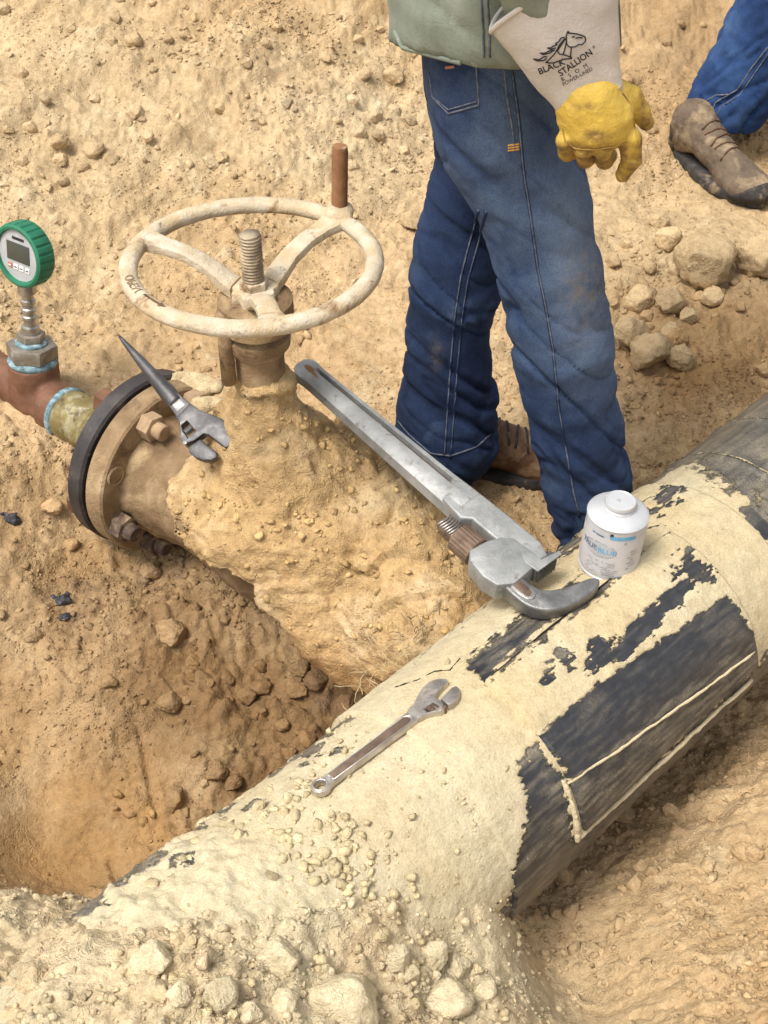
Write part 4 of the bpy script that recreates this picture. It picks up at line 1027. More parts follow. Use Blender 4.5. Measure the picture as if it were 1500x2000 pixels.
cap = build('screw_cap', *lathe([(.0205, CH + .0095), (.0225, CH + .0100), (.0232, CH + .0130), (.0210, CH + .0150), (.0210, CH + .0165), (.0228, CH + .0185), (.0230, CH + .0225), (.0222, CH + .0245), (.0200, CH + .0250), (.0192, CH + .0243), (.006, CH + .0240), (.001, CH + .0240)], 48, CM, cb), MAT['canw'], can, 'auto')
v, f = prism(circ(.0030, 14), .0006, 0); build('cap_dimple', *xf((v, f), CM, cb + CM @ np.array([-.003, 0, CH + .0244])), MAT['grey'], cap, False)
def on_can(v, a0, z0, r=CR + .0006):
    out = []
    for x, y, q in v:
        a = R_(a0) + x / CR; out.append(cb + CM @ np.array([r * math.cos(a), r * math.sin(a), z0 + y]) + 0 * q)
    return np.array(out)
def strip(x0, x1, y0, y1, n=24):
    xs = np.linspace(x0, x1, n); v = [(x, y0, 0) for x in xs] + [(x, y1, 0) for x in xs]
    return np.array(v), [(i, i + 1, n + i + 1, n + i) for i in range(n - 1)]
lab = build('paper_label', *(lambda vf: (on_can(vf[0], -90, CH * .49, CR + .00035), vf[1]))(strip(-.1333, .1333, -CH * .37, CH * .37, 90)), MAT['cang'], can)
def pr(name, vf, a0, z0, mat, r=CR + .0008): return build(name, on_can(vf[0], a0, z0, r), vf[1], mat, lab, False)
pr('blue_band', strip(-.020, .018, -.0032, .0032), -84, CH * .885, MAT['blue'])
pr('dark_band', strip(-.012, .008, -.0012, .0012), -132, CH * .86, MAT['navy'])
ov = [(.0265 * math.cos(2 * math.pi * k / 48), .0125 * math.sin(2 * math.pi * k / 48), 0) for k in range(48)]
ovo = [(.0278 * math.cos(2 * math.pi * k / 48), .0138 * math.sin(2 * math.pi * k / 48), 0) for k in range(48)]
def fan(ol):
    rings = []; n = len(ol)
    for s in (1, .66, .33): rings += [(x * s, y * s, 0) for x, y, _ in ol]
    v = np.array(rings + [(0, 0, 0)]); f = []
    for i in range(2):
        for k in range(n): f.append((i * n + k, i * n + (k + 1) % n, (i + 1) * n + (k + 1) % n, (i + 1) * n + k))
    f += [(2 * n + k, 2 * n + (k + 1) % n, 3 * n) for k in range(n)]; return v, f
pr('oval_border', fan(ovo), -128, CH * .60, MAT['grey'], CR + .0007); pr('oval_badge', fan(ov), -128, CH * .60, MAT['canw'], CR + .0009)
v, f = text_mesh('TRUE', .0125, 0, True); pr('print_lettering', (v, f), -150, CH * .605, MAT['navy'], CR + .0012)
v, f = text_mesh('BLUE', .0125, 0, True); pr('print_lettering', (v, f), -111, CH * .595, MAT['blue'], CR + .0012)
rr_ = random.Random(8)
for i in range(16):
    row = i // 2; x0 = -.026 + rr_.random() * .012; L_ = .008 + rr_.random() * .018
    pr('print_line', strip(x0 + (i % 2) * .024, x0 + (i % 2) * .024 + L_, -.0005, .0005 + .0004 * (i % 3 == 0), 10), -118, CH * (.385 - row * .034), MAT['grey'])
for i in range(7): pr('print_line', strip(-.006, .004 + .004 * rr_.random(), -.0009, .0012, 8), -62 + (i % 2) * 6, CH * (.60 - i * .055), MAT['grey'])
# cap drips
pr('drip', strip(-.0012, .0012, -.006, .004, 4), -80, CH * .80, MAT['grey']); pr('drip', strip(-.0022, .0026, -.003, .003, 4), -108, CH * .93, MAT['ink'])

# ------------------------------------------------------------------ people
def denim(name, dark, mid, light):
    t = NT(name); fade = t.attr('fade')
    n1 = t.noise(10, 5, .6); n2 = t.noise(60, 5, .65); n3 = t.noise(500, 3, .6)
    wv = t.n('TexWave', Vector=t.n('Mapping', Vector=t.tc, Rotation=(.4, .7, .3)).outputs[0], Scale=260.0, Distortion=1.5, Detail=2.0).outputs['Fac']
    f = t.math('ADD', fade, t.math('MULTIPLY', t.math('SUBTRACT', n1, .5), .55)); f = t.math('ADD', f, t.math('MULTIPLY', t.math('SUBTRACT', n2, .5), .30))
    c = t.ramp(f, [(0, dark), (.42, mid), (1, light)])
    c = t.mix(1.0, c, t.ramp(n3, [(.3, (.68, .70, .76)), (.7, (1.25, 1.22, 1.18))]), 'MULTIPLY')
    c = t.mix(t.math('MULTIPLY', t.attr('dirt'), t.band(n2, .35, .7)), c, (.25, .20, .13))
    h = t.math('ADD', t.math('MULTIPLY', wv, .25), t.math('ADD', n3, t.math('MULTIPLY', n2, .8)))
    return t.out(c, .88, 0.0, t.bump(h, .0016, 1.0), .15)
MAT['denim'] = denim('worn_denim', (.008, .013, .034), (.027, .048, .108), (.125, .180, .270))
MAT['denim2'] = denim('blue_denim', (.010, .024, .080), (.030, .070, .185), (.10, .19, .36))
MAT['stitch'] = pm('denim_stitch', [(.3, (.045, .06, .09)), (.7, (.17, .18, .20))], 120, 4, .85, 0, .0006, 300, .1)
MAT['gold'] = pm('orange_bar_tack', [(.3, (.42, .22, .05)), (.7, (.58, .33, .10))], 200, 3, .8, 0, .0004, 300, .1)
MAT['shirt'] = pm('grey_green_canvas', [(.3, (.175, .205, .165)), (.7, (.275, .305, .25))], 16, 5, .9, 0, .001, 300, .12, [((.36, .33, .25), 9, .62, .8, .95)])
MAT['cuffm'] = pm('pale_split_leather', [(.3, (.50, .46, .415)), (.7, (.64, .60, .55))], 12, 5, .92, 0, .0012, 200, .1, [((.50, .40, .26), 9, .50, .74, .95), ((.33, .27, .20), 30, .66, .80, .95)])
MAT['yell'] = pm('yellow_grain_leather', [(.3, (.60, .36, .025)), (.7, (.78, .53, .06))], 22, 5, .62, 0, .0012, 140, .3, [((.20, .125, .05), 30, .66, .80, .8), ((.42, .29, .11), 12, .58, .76, .9)])
MAT['ydirt'] = pm('grimy_yellow_leather', [(.3, (.30, .18, .05)), (.7, (.52, .34, .09))], 40, 5, .75, 0, .0014, 140, .2, [((.13, .085, .05), 34, .55, .72, .9)])
MAT['boot'] = pm('brown_leather', [(.3, (.075, .036, .018)), (.7, (.155, .08, .042))], 24, 5, .6, 0, .0012, 120, .3, [((.36, .26, .15), 14, .52, .72, .95)])
MAT['hike'] = pm('dusty_grey_brown_hiker', [(.3, (.085, .062, .045)), (.7, (.17, .125, .085))], 22, 5, .85, 0, .0016, 110, .2, [((.36, .27, .16), 16, .48, .68, .95)])
MAT['sole'] = pm('dark_rubber_sole', [(.3, (.028, .026, .026)), (.7, (.07, .062, .055))], 40, 5, .8, 0, .0015, 120, .2, [((.32, .24, .14), 20, .55, .72, .95)])
MAT['skin'] = pm('skin', [(.3, (.36, .20, .13)), (.7, (.46, .27, .18))], 20, 4, .55, 0, .0005, 120, .3)
MAT['zip'] = pm('dark_zip', [(.3, (.07, .065, .06)), (.7, (.16, .15, .14))], 80, 4, .6, .2, .0006, 200, .4)
def leg_pts(rows, k=.93):
    """rows: photo row, left and right edge in pixels, distance y -> centre and radius"""
    out = []
    for py, l, r, y in rows:
        c = aty((l + r) / 2, py, y); d = (c - CAM) @ FW; out.append((c, (r - l) / 2 / FPX * d * k))
    return out
def wrinkle(V, N, zones, seed, slant=.5):
    """cloth folds: ridged noise stretched round the limb, stronger in the given zones (z, half height, amplitude)"""
    amp = np.full(len(V), .0012)
    for z0, hh, a in zones: amp = amp + a * np.exp(-((V[:, 2] - z0) / hh) ** 2)
    Q = .62 * np.stack([V[:, 0] * 6 + V[:, 2] * 4, V[:, 1] * 6 - V[:, 2] * 3, V[:, 2] * 13 + slant * V[:, 0] * 20 + V[:, 1] * 6], 1)
    nq = fbm(Q, 1.0, 2, seed, .4); r = .9 * nq - 1.3 * np.exp(-(nq / .085) ** 2) + .5; nq2 = fbm(Q * 1.7 + 3.7, 1.0, 2, seed + 4, .4); r = r - .7 * np.exp(-(nq2 / .07) ** 2); r2 = fbm(np.stack([V[:, 0] * 12, V[:, 1] * 12, V[:, 2] * 30 - slant * V[:, 0] * 18], 1), 1.0, 3, seed + 9)
    return V + N * (amp * (r * .80 + r2 * .30))[:, None], r

P1 = thing('person', 'worker in dark jeans, grey-green shirt and yellow welding glove standing behind the pipe', 'person', (.30, 1.72, 0), 'workers')
near = leg_pts([(150,850,1100,1.665),(260,872,1128,1.655),(340,905,1146,1.65),(420,938,1158,1.645),(520,966,1172,1.635),(600,984,1181,1.63),(665,996,1190,1.625),(705,1006,1184,1.625),(760,1018,1196,1.625),(840,1036,1214,1.63),(930,1056,1231,1.63),(1030,1074,1246,1.63)])
far_ = leg_pts([(150,830,1060,1.79),(260,846,1050,1.80),(380,834,1010,1.80),(480,812,990,1.80),(560,800,975,1.80),(640,793,956,1.80),(720,787,962,1.80),(790,781,973,1.80),(850,772,972,1.80),(885,790,955,1.80)])
pc = aty(958, 150, 1.725)
def f_jeans(X, Y, Z):
    a = chain(X, Y, Z, near, .02); b = chain(X, Y, Z, far_, .02)
    d = smin(a, b, .012)
    d = smin(d, s_ell(X, Y, Z, pc + [.004, 0, .06], (.102, .168, .22)), .03)
    d = np.maximum(d, Z - 1.03)
    d = np.maximum(d, np.where(Y < 1.72, .055 - Z, .045 + .10 * np.clip(X - .10, 0, 1) + .012 * np.sin(X * 40) - Z))
    return d
V, F = surfnet(f_jeans, (-.02, 1.48, .02), (.52, 1.95, 1.07), .0052)
V = relax(V, F, 2, .4); N = vnormals(V, F)
V, r_ = wrinkle(V, N, [(.44, .07, .0085), (.56, .06, .005), (.12, .07, .011), (.26, .08, .006), (.75, .07, .005)], 100)
N = vnormals(V, F)
px, py, _ = proj(V); isn = V[:, 1] < 1.72
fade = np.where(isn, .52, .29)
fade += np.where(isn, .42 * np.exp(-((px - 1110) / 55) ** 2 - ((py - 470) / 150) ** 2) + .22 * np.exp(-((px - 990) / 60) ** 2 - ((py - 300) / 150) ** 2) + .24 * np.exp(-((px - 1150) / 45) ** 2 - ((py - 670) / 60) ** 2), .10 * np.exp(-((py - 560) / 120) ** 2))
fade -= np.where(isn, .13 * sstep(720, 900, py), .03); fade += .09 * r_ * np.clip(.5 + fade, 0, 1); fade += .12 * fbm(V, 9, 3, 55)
dirt = .7 * np.exp(-((px - 1140) / 40) ** 2 - ((py - 560) / 90) ** 2) + .5 * np.exp(-((px - 850) / 14) ** 2 - ((py - 690) / 30) ** 2)
JT = bvh(V, F)
jeans = build('jeans', V, F, MAT['denim'], P1, attrs={'fade': np.clip(fade, 0, 1), 'dirt': np.clip(dirt, 0, 1)})
def seam(name, pix, rad, mat, par, tree, step=7, off=.0006, n=6):
    L = surf_line(tree, pix, step, off)
    if len(L) < 3: return
    L = np.array(L); build(name, *tube(L, rad, n), mat, par)
    if name in ('side_seam', 'inseam'): v_, f_ = tube(L + (L - CAM) / np.linalg.norm(L - CAM, axis=1)[:, None] * .0026, .0030, 8); build('seam_ridge', v_, f_, MAT['denim2' if par.material_slots[0].material == MAT['denim2'] else 'denim'], par, attrs={'fade': np.full(len(v_), .30), 'dirt': np.zeros(len(v_))})
seam('side_seam', [(1000,140),(1012,230),(1022,330),(1036,420),(1050,520),(1066,600),(1080,680),(1086,740),(1092,800),(1106,880),(1120,960),(1132,1010)], .0012, MAT['stitch'], jeans, JT)
seam('inseam', [(935,410),(918,470),(900,540),(888,620),(879,720),(874,800),(868,890)], .0012, MAT['stitch'], jeans, JT)
seam('inseam', [(950,412),(932,480),(914,545),(902,620),(893,720),(887,800),(880,895)], .0009, MAT['stitch'], jeans, JT)
seam('pocket_seam', [(838,140),(846,190),(876,222),(936,205),(930,125)], .0014, MAT['stitch'], jeans, JT)
seam('pocket_seam', [(842,186),(876,214),(931,198)], .0010, MAT['stitch'], jeans, JT)
seam('pocket_seam', [(984,130),(990,190),(999,240),(1006,296)], .0013, MAT['stitch'], jeans, JT)
for i in range(3): seam('bar_tack', [(992, 284 + i * 5), (1014, 281 + i * 5)], .0013, MAT['gold'], jeans, JT, 4)
seam('leather_tab', [(872, 132), (888, 130)], .0022, MAT['redkey'], jeans, JT, 4)
seam('hem_seam', [(778,822),(800,850),(840,885),(880,890),(930,873),(958,848)], .0016, MAT['stitch'], jeans, JT)

# boots of the first worker
def boot(parent, heel, toe, up=(0, 0, 1), Wd=.048, mats=('boot', 'sole'), shaft=.10, laces=True, h=.0042):
    d = unit(toe - heel); L = np.linalg.norm(toe - heel); up = unit(np.array(up) - d * (np.array(up) @ d)); sdv = np.cross(up, d)
    def p(u, s, z): return heel + d * (u * L) + sdv * s + up * z
    M = np.stack([d, sdv, up], 1)
    def f(X, Y, Z):
        q = s_ell(X, Y, Z, p(.80, .004, .034), (L * .235, Wd, .036), M)
        q = smin(q, s_cap(X, Y, Z, p(.70, .003, .045), p(.34, 0, .085), .040, .047), .03)
        q = smin(q, s_cap(X, Y, Z, p(.12, 0, .045), p(.17, 0, .09), .036, .044), .03)
        q = smin(q, s_cap(X, Y, Z, p(.20, 0, .09), p(.19, 0, .09 + shaft), .048, .052), .03)
        low = -((X - heel[0]) * up[0] + (Y - heel[1]) * up[1] + (Z - heel[2]) * up[2]) + .016
        return np.maximum(q, low)
    fb = f
    V, F = surfnet(f, np.minimum(heel, toe) - .12, np.maximum(heel, toe) + .22, h)
    N = vnormals(V, F); V = V + N * (fbm(V, 38, 3, 7) * .0022 + .0012 * (1 - 2 * np.abs(fbm(V, 60, 2, 9))))[:, None]
    up_o = build('boot_upper', V, F, MAT[mats[0]], parent)
    ol = []
    for k in range(40):
        a = 2 * math.pi * k / 40; u = .5 - .53 * math.cos(a); wd = (Wd + .003) * (math.sin(a)) * (.80 + .28 * math.sin(math.pi * min(1, max(0, (u - .35) / .75))) )
        ol.append((u * L, wd * (1 if u > .3 else .92) + .004 * u))
    v, f = prism(ol, .026, .006, 2); v = v + np.array([0, 0, .013]); sl = build('sole', *xf((v, f), M, heel), MAT[mats[1]], parent, 'auto')
    tr = bvh(V, F)
    if mats[0] == 'hike':
        for nm, u0, u1, zc in (('toe_cap', .80, 1.3, .050), ('heel_counter', -.3, .13, .075)):
            def f2(X, Y, Z):
                uu = ((X - heel[0]) * d[0] + (Y - heel[1]) * d[1]) / L; zz = Z - heel[2]
                return np.maximum(np.maximum(fb(X, Y, Z) - .0035, zz - zc - .02 * np.sin(uu * 20)), np.maximum((u0 - uu) * L, (uu - u1) * L))
            V2, F2 = surfnet(f2, np.minimum(heel, toe) - .08, np.maximum(heel, toe) + .11, h)
            build(nm, V2, F2, MAT['sole'], up_o)
    if laces:
        for i in range(5):
            u = .62 - i * .062; z = .2
            L2 = []
            for k in range(9):
                s = -.032 + .064 * k / 8; o_ = p(u + .02 * (k % 2 - .5) * 0 + (.02 if i % 2 else -.02) * (k / 8 - .5), s, .25)
                r = tr.ray_cast(Vector(o_), Vector(-up))
                if r[0] is not None: L2.append(np.array(r[0]) + np.array(r[1]) * .0016)
            if len(L2) > 3: build('lace', *tube(np.array(L2), .0022, 6), MAT['sole'] if mats[0] == 'boot' else MAT['boot'], up_o)
    return p, M, up_o
fh = atz(838, 916, .0); ft = fh + np.array([.290, -.020, 0]); fh[2] = ft[2] = -.004
boot(P1, fh, ft, shaft=.02)
nh = np.array([near[-1][0][0] - .05, 1.64, -.02]); boot(P1, nh, nh + np.array([.28, -.03, 0]), shaft=.06)

# shirt, both arms
sh0 = aty(965, 60, 1.72)
tor = [sh0 + [0, 0, -.06], sh0 + [.005, 0, .1], sh0 + [.02, 0, .30], sh0 + [.04, 0, .50]]
elb = np.array([.115, 1.46, 1.17]); shd = np.array([.14, 1.53, 1.42]); wri = aty(1150, 190, 1.475); cuf = aty(1085, 28, 1.47)
def f_shirt(X, Y, Z):
    d = None
    for a, b, ra, rb in ((0, 1, .146, .146), (1, 2, .146, .155), (2, 3, .155, .14)):
        s = s_cap(X / 1.0, (Y - 1.72) / 1.28 + 1.72, Z, tor[a], tor[b], ra, rb); d = s if d is None else smin(d, s, .03)
    d = smin(d, s_cap(X, Y, Z, shd, [.14, 1.91, 1.42], .075, .075), .06)
    d = smin(d, chain(X, Y, Z, [(shd, .078), (elb, .064), (cuf + [-.038, .006, .08], .058), (cuf + [-.022, .008, .030], .047)], .02), .015)
    d = smin(d, chain(X, Y, Z, [([.14, 1.91, 1.42], .078), ([.13, 2.0, 1.14], .064), ([.25, 1.98, .93], .05)], .02), .02)
    hem = sh0[2] - .058 + .035 * np.cos((X - sh0[0] - .02) * 14) * 1.0 + .004 * np.sin(Y * 30)
    hem = .952 - .36 * np.clip(Y - 1.53, -.1, .22) - .012 * np.cos((X - sh0[0] - .03) * 16)
    arm = s_cap(X, Y, Z, elb, cuf + unit(wri - cuf) * .02, .075, .07)
    return np.maximum(d, np.where(arm < 0.0, -1, hem - Z))
V, F = surfnet(f_shirt, (-.12, 1.36, .74), (.42, 2.08, 1.54), .0085)
V = relax(V, F, 1, .4); N = vnormals(V, F); V, _r = wrinkle(V, N, [(.92, .08, .004), (1.0, .05, .006), (1.2, .1, .006)], 130, .3)
shirt = build('shirt', V, F, MAT['shirt'], P1); ST = bvh(V, F)
seam('shirt_seam', [(940,0),(944,60),(945,112)], .0014, MAT['stitch'], shirt, ST); seam('shirt_seam', [(952,0),(956,60),(957,112)], .0014, MAT['stitch'], shirt, ST)
seam('hem_band', [(772,62),(786,92),(808,106),(860,118),(900,122)], .0034, MAT['shirt'], shirt, ST)
zp = [aty(1196, -60, 1.60), aty(1203, 20, 1.60), aty(1206, 90, 1.60)]
build('zip_edge', *tube(zp, .0055, 8), MAT['zip'], shirt)
build('front_flap', *tube([q + np.array([-.022, .02, 0]) for q in zp], [.022, .022, .016], 12, ell=.5), MAT['shirt'], shirt)
# head, neck, far hand (above and behind what the picture shows)
V, F = surfnet(lambda X, Y, Z: smin(smin(s_ell(X, Y, Z, (.185, 1.72, 1.67), (.098, .076, .115)), s_cap(X, Y, Z, (.155, 1.72, 1.46), (.175, 1.72, 1.60), .062, .056), .03), s_cap(X, Y, Z, (.27, 1.72, 1.66), (.295, 1.72, 1.645), .014, .017), .02), (.04, 1.6, 1.42), (.34, 1.84, 1.82), .009)
build('head', V, F, MAT['skin'], P1)
build('hard_hat', *lathe([(.150, 1.71), (.148, 1.717), (.118, 1.722), (.116, 1.76), (.095, 1.815), (.05, 1.842), (.002, 1.85)], 40, np.eye(3), (.185, 1.72, 0)), MAT['white'], P1)
V, F = surfnet(lambda X, Y, Z: smin(chain(X, Y, Z, [((.25, 1.98, .93), .036), ((.28, 1.97, .86), .042), ((.29, 1.96, .80), .034)], .02), s_cap(X, Y, Z, (.30, 1.95, .86), (.33, 1.93, .81), .014, .012), .01), (.18, 1.88, .74), (.38, 2.06, .99), .006)
build('hand', V, F, MAT['yell'], P1)

# gauntlet glove on the near hand
glove = bpy.data.objects.new('glove', None); C.objects.link(glove); glove.parent = P1; glove.location = Vector(wri - base_of(P1))
gy0 = 1.475
def G(px, py, dy=0.0): return aty(px, py, gy0 + dy)
def cuff_rings():
    # (left x, left y, right x, right y) pixels across the gauntlet, from mouth to wrist
    R = [(960, 62, 1196, 22), (982, 92, 1200, 50), (1012, 128, 1205, 85), (1045, 168, 1210, 122), (1075, 202, 1213, 150), (1088, 219, 1216, 164), (1094, 228, 1217, 172)]
    V = []; m = 44
    for i, (xl, yl, xr, yr) in enumerate(R):
        a = G(xl, yl); b = G(xr, yr); c = (a + b) / 2; ex = (b - a) / 2; hw = np.linalg.norm(ex)
        ey = np.array([0, 1, -.25]); ey = unit(ey - unit(ex) * (ey @ unit(ex))) * hw * (.62 if i < 3 else .52)
        ax = unit(np.cross(ex, ey))
        for k in range(m):
            t = 2 * math.pi * k / m
            q = c + ex * math.cos(t) + ey * math.sin(t)
            lf = .070 * ((1 + math.cos(t)) / 2) ** 1.3 + (.022 if math.sin(t) < 0 else .03) * abs(math.sin(t))
            q = q + np.array([0, 0, lf]) * (1.0, .55, .22, 0, 0, 0, 0)[i]
            V.append(q)
    V = np.array(V); n = len(R)
    # refine along the axis
    A = V.reshape(n, m, 3); T = np.linspace(0, n - 1, 40); B = np.array([A[int(min(t, n - 1.001))] * (1 - (t - int(min(t, n - 1.001)))) + A[int(min(t, n - 1.001)) + 1] * (t - int(min(t, n - 1.001))) for t in T])
    ctr = B.mean(1, keepdims=True)
    bump = fbm(B.reshape(-1, 3), 22, 3, 17).reshape(40, m, 1) * .0022
    outer = B + (B - ctr) / np.linalg.norm(B - ctr, axis=2, keepdims=True) * bump
    inner = ctr + (outer - ctr) * .955
    V = np.concatenate([outer.reshape(-1, 3), inner.reshape(-1, 3)]); F = []
    for i in range(39):
        for k in range(m):
            a = i * m + k; b = i * m + (k + 1) % m; F.append((a, a + m, b + m, b)); o_ = 40 * m; F.append((o_ + a, o_ + b, o_ + b + m, o_ + a + m))
    for k in range(m): F.append((k, (k + 1) % m, 40 * m + (k + 1) % m, 40 * m + k))
    return V, F, outer[0]
V, F, mouth = cuff_rings()
sgn = vnormals(V[:40*44], np.array([f for f in F if max(f) < 40*44])); 
cuff = build('gauntlet_cuff', V, F, MAT['cuffm'], glove); CT_ = bvh(V, F)
cuff.name = 'gauntlet_cuff'
build('cuff_binding', *tube(np.concatenate([mouth, mouth[:1]]), .0034, 8), MAT['cuffm'], glove)
seam('cuff_stitch', [(1086,216),(1120,210),(1165,196),(1200,178),(1214,166)], .0014, MAT['straw'], glove, CT_)
# the hand: palm, curled fingers, straight index, thumb
def f_hand(X, Y, Z):
    d = s_ell(X, Y, Z, G(1160, 224, .0), (.044, .024, .033), np.stack([unit(np.array([.97, 0, -.2])), np.array([0, 1, 0]), unit(np.array([.2, 0, .97]))], 1))
    d = smin(d, s_cap(X, Y, Z, G(1152, 190), G(1165, 235), .037, .041), .02)
    for pts in ([(1118,240,.002),(1105,274,-.012),(1107,298,.010),(1122,296,.038)], [(1146,248,-.002),(1139,288,-.018),(1143,311,.008),(1156,304,.040)], [(1178,250,-.002),(1176,291,-.020),(1181,313,.006),(1190,304,.038)]):
        c = [(G(*q), r) for q, r in zip(pts, (.0118, .0112, .0106, .0098))]
        d = smin(d, chain(X, Y, Z, c, .003), .0022)
    d = smin(d, chain(X, Y, Z, [(G(1206,240,.0), .0150), (G(1230,272,-.006), .0138), (G(1234,310,-.002), .0120), (G(1217,340,.006), .0095)], .005), .004)
    d = smin(d, chain(X, Y, Z, [(G(1200,182,.012), .018), (G(1230,192,.024), .0145), (G(1248,216,.030), .0120), (G(1262,240,.034), .0095)], .006), .008)
    return d
V, F = surfnet(f_hand, G(1085, 340) - np.array([.02, .07, .03]), G(1260, 160) + np.array([.03, .09, .04]), .0028)
N = vnormals(V, F)
Q = np.stack([V[:, 0] * 28, V[:, 1] * 16, V[:, 2] * 60], 1)
V = V + N * ((1 - 2 * np.abs(fbm(Q, 1, 2, 33))) * .0009 + fbm(V, 45, 2, 34) * .0007)[:, None]
HT = bvh(V, F)
px, py, _ = proj(V)
grime_shade = .9 * sstep(262, 315, py) * (1 - .45 * np.exp(-((px - 1235) / 16) ** 2)) + .7 * sstep(1240, 1262, px) + .5 * np.exp(-((px - 1165) / 26) ** 2 - ((py - 264) / 9) ** 2) + .6 * np.exp(-((px - 1140) / 20) ** 2 - ((py - 208) / 7) ** 2)  # leather grime, with the darker shading of the fingers painted into the same mask
t = NT('yellow_glove_leather'); n1 = t.noise(26, 6, .65); n2 = t.noise(160, 4, .6)
cy = t.ramp(n1, [(.3, (.54, .345, .045)), (.7, (.70, .50, .095))]); dm = t.n('Math', operation='MULTIPLY', use_clamp=True); t.link(t.attr('dirt'), dm.inputs[0]); t.link(t.band(t.noise(60, 6, .7), .25, .6), dm.inputs[1])
cy = t.mix(dm.outputs[0], cy, t.ramp(n1, [(.3, (.11, .065, .03)), (.7, (.27, .16, .05))]))
MAT['ghand'] = t.out(cy, .65, 0.0, t.bump(t.math('ADD', n2, t.math('MULTIPLY', t.noise(50, 4), 1.4)), .0014), .3)
hand = build('glove_hand', V, F, MAT['ghand'], glove, attrs={'dirt': np.clip(grime_shade * 1.8 + .24, 0, 1)})
seam('glove_seam', [(1098,250),(1104,276),(1124,290),(1160,292),(1200,286),(1228,276)], .0008, MAT['ydirt'], glove, HT)
seam('glove_seam', [(1214,180),(1232,205),(1238,240),(1246,280)], .0008, MAT['ydirt'], glove, HT)
# print on the gauntlet, laid onto the leather
def on_cuff(v, ox, oy, ang, off=.0006):
    ca, sa = math.cos(R_(ang)), math.sin(R_(ang)); out = []; last = None
    for x, y, _ in v:
        p, q = hit(CT_, ox + x * ca - y * sa * 1.0, oy - (x * sa + y * ca))
        if p is None: p, q = last
        last = (p, q); out.append(p + (CAM - p) / np.linalg.norm(CAM - p) * off + 0 * q)
    return np.array(out)
for s, size, ox, oy, ang in (('BLACK', 17, 1077, 131, 22), ('STALLION', 17.5, 1124, 123, 35), ('®', 8, 1160, 92, 35), ('B   S   O   M', 11.5, 1122, 142, 30), ('POWER-LINED', 10.5, 1128, 150, 29)):
    v, f = text_mesh(s, size, 0, s in ('BLACK', 'STALLION')); v[:, 0] *= {'STALLION': .98, 'BLACK': 1.05, 'POWER-LINED': .96}.get(s, 1.0)
    build('printed_lettering', on_cuff(v, ox, oy, ang), f, MAT['ink'], cuff, False)
def cpx(x, y): return (1000 + x * 220 / 1500, 30 + y * 160 / 1091)
horse = [[(742,208),(722,270),(722,320),(726,380),(760,415),(800,420),(850,412),(885,385),(930,388),(970,350),(980,310),(965,280),(920,262),(860,245),(800,238),(745,232)],
         [(742,208),(768,240)], [(795,290),(835,282)], [(845,300),(900,295),(935,300)], [(720,300),(690,320),(640,380),(600,450),(580,490),(540,540),(480,600),(450,625),(500,632),(560,628),(640,598),(700,580),(790,575)],
         [(790,425),(782,500),(780,540),(796,572)], [(720,370),(705,440),(682,515)], [(715,312),(695,330),(650,400),(605,470),(630,512),(680,520),(740,535),(785,558)],
         [(700,290),(650,300),(620,350),(580,370),(600,390),(540,410),(520,430),(470,430),(520,450),(580,430)], [(570,460),(500,470),(440,500),(375,500),(420,520),(500,500),(550,470)], [(470,545),(420,550),(370,585),(285,578),(340,605),(420,600),(460,570)]]
for L in horse:
    pts = surf_line(CT_, [cpx(*q) for q in L], 2.0, .0004)
    if len(pts) > 2: build('horse_emblem', *tube(np.array(pts), .0008, 5), MAT['ink'], cuff, False)

# ------------------------------------------------------------------ second worker, cut off by the right edge
P2 = thing('person', 'second worker in bright blue jeans and dusty hiking boots, upper right', 'person', (1.05, 2.95, .02), 'workers')
h2 = ground_pix(1340, 318); t2 = ground_pix(1500, 415); zf = max(h2[2], t2[2]) - .004
h2 = atz(1312, 292, zf); t2 = atz(1490, 412, zf); t2 = h2 + unit(t2 - h2) * .345
pB, BM, upo = boot(P2, h2, t2, Wd=.060, mats=('hike', 'sole'), shaft=.02, h=.0042)
for (u0, s0, z0, u1, s1, z1) in ((.1, .05, .06, .55, .056, .045), (.55, .056, .045, .9, .05, .04)):
    pass
yk = h2[1] + .02
lg2 = leg_pts([(-260,1520,1760,yk-.02),(-150,1490,1700,yk-.02),(0,1440,1640,yk-.01),(70,1408,1590,yk),(140,1374,1545,yk),(190,1348,1512,yk),(225,1334,1488,yk),(262,1332,1474,yk)])
hp = np.array([1.32, yk + .02, .95 + zf])
def f_j2(X, Y, Z):
    d = chain(X, Y, Z, lg2 + [], .02); d = smin(d, s_cap(X, Y, Z, lg2[0][0], hp, .088, .105), .03)
    d = smin(d, chain(X, Y, Z, [(hp + [.0, .14, 0], .105), (hp + [.10, .16, -.42], .085), (hp + [.02, .18, -.86], .08)], .03), .03)
    d = smin(d, s_ell(X, Y, Z, hp + [0, .07, .04], (.13, .18, .14)), .04)
    cut = zf + .075 + .35 * (lg2[-1][0][0] + .05 - X) * .3 - Z
    return np.maximum(np.maximum(d, cut), Z - (hp[2] + .1))
V, F = surfnet(f_j2, (lg2[-1][0][0] - .15, yk - .22, zf), (1.62, yk + .42, hp[2] + .15), .0085)
V = relax(V, F, 1, .4); N = vnormals(V, F); V, r_ = wrinkle(V, N, [(zf + .15, .06, .011), (zf + .3, .08, .006), (zf + .5, .1, .006)], 160, -.6)
px, py, _ = proj(V); fade = .36 + .10 * r_ + .25 * fbm(V, 10, 3, 4) + .15 * np.exp(-((px - 1420) / 40) ** 2 - ((py - 120) / 80) ** 2)
J2 = build('jeans', V, F, MAT['denim2'], P2, attrs={'fade': np.clip(fade, 0, 1), 'dirt': np.zeros(len(V))}); T2 = bvh(V, F)
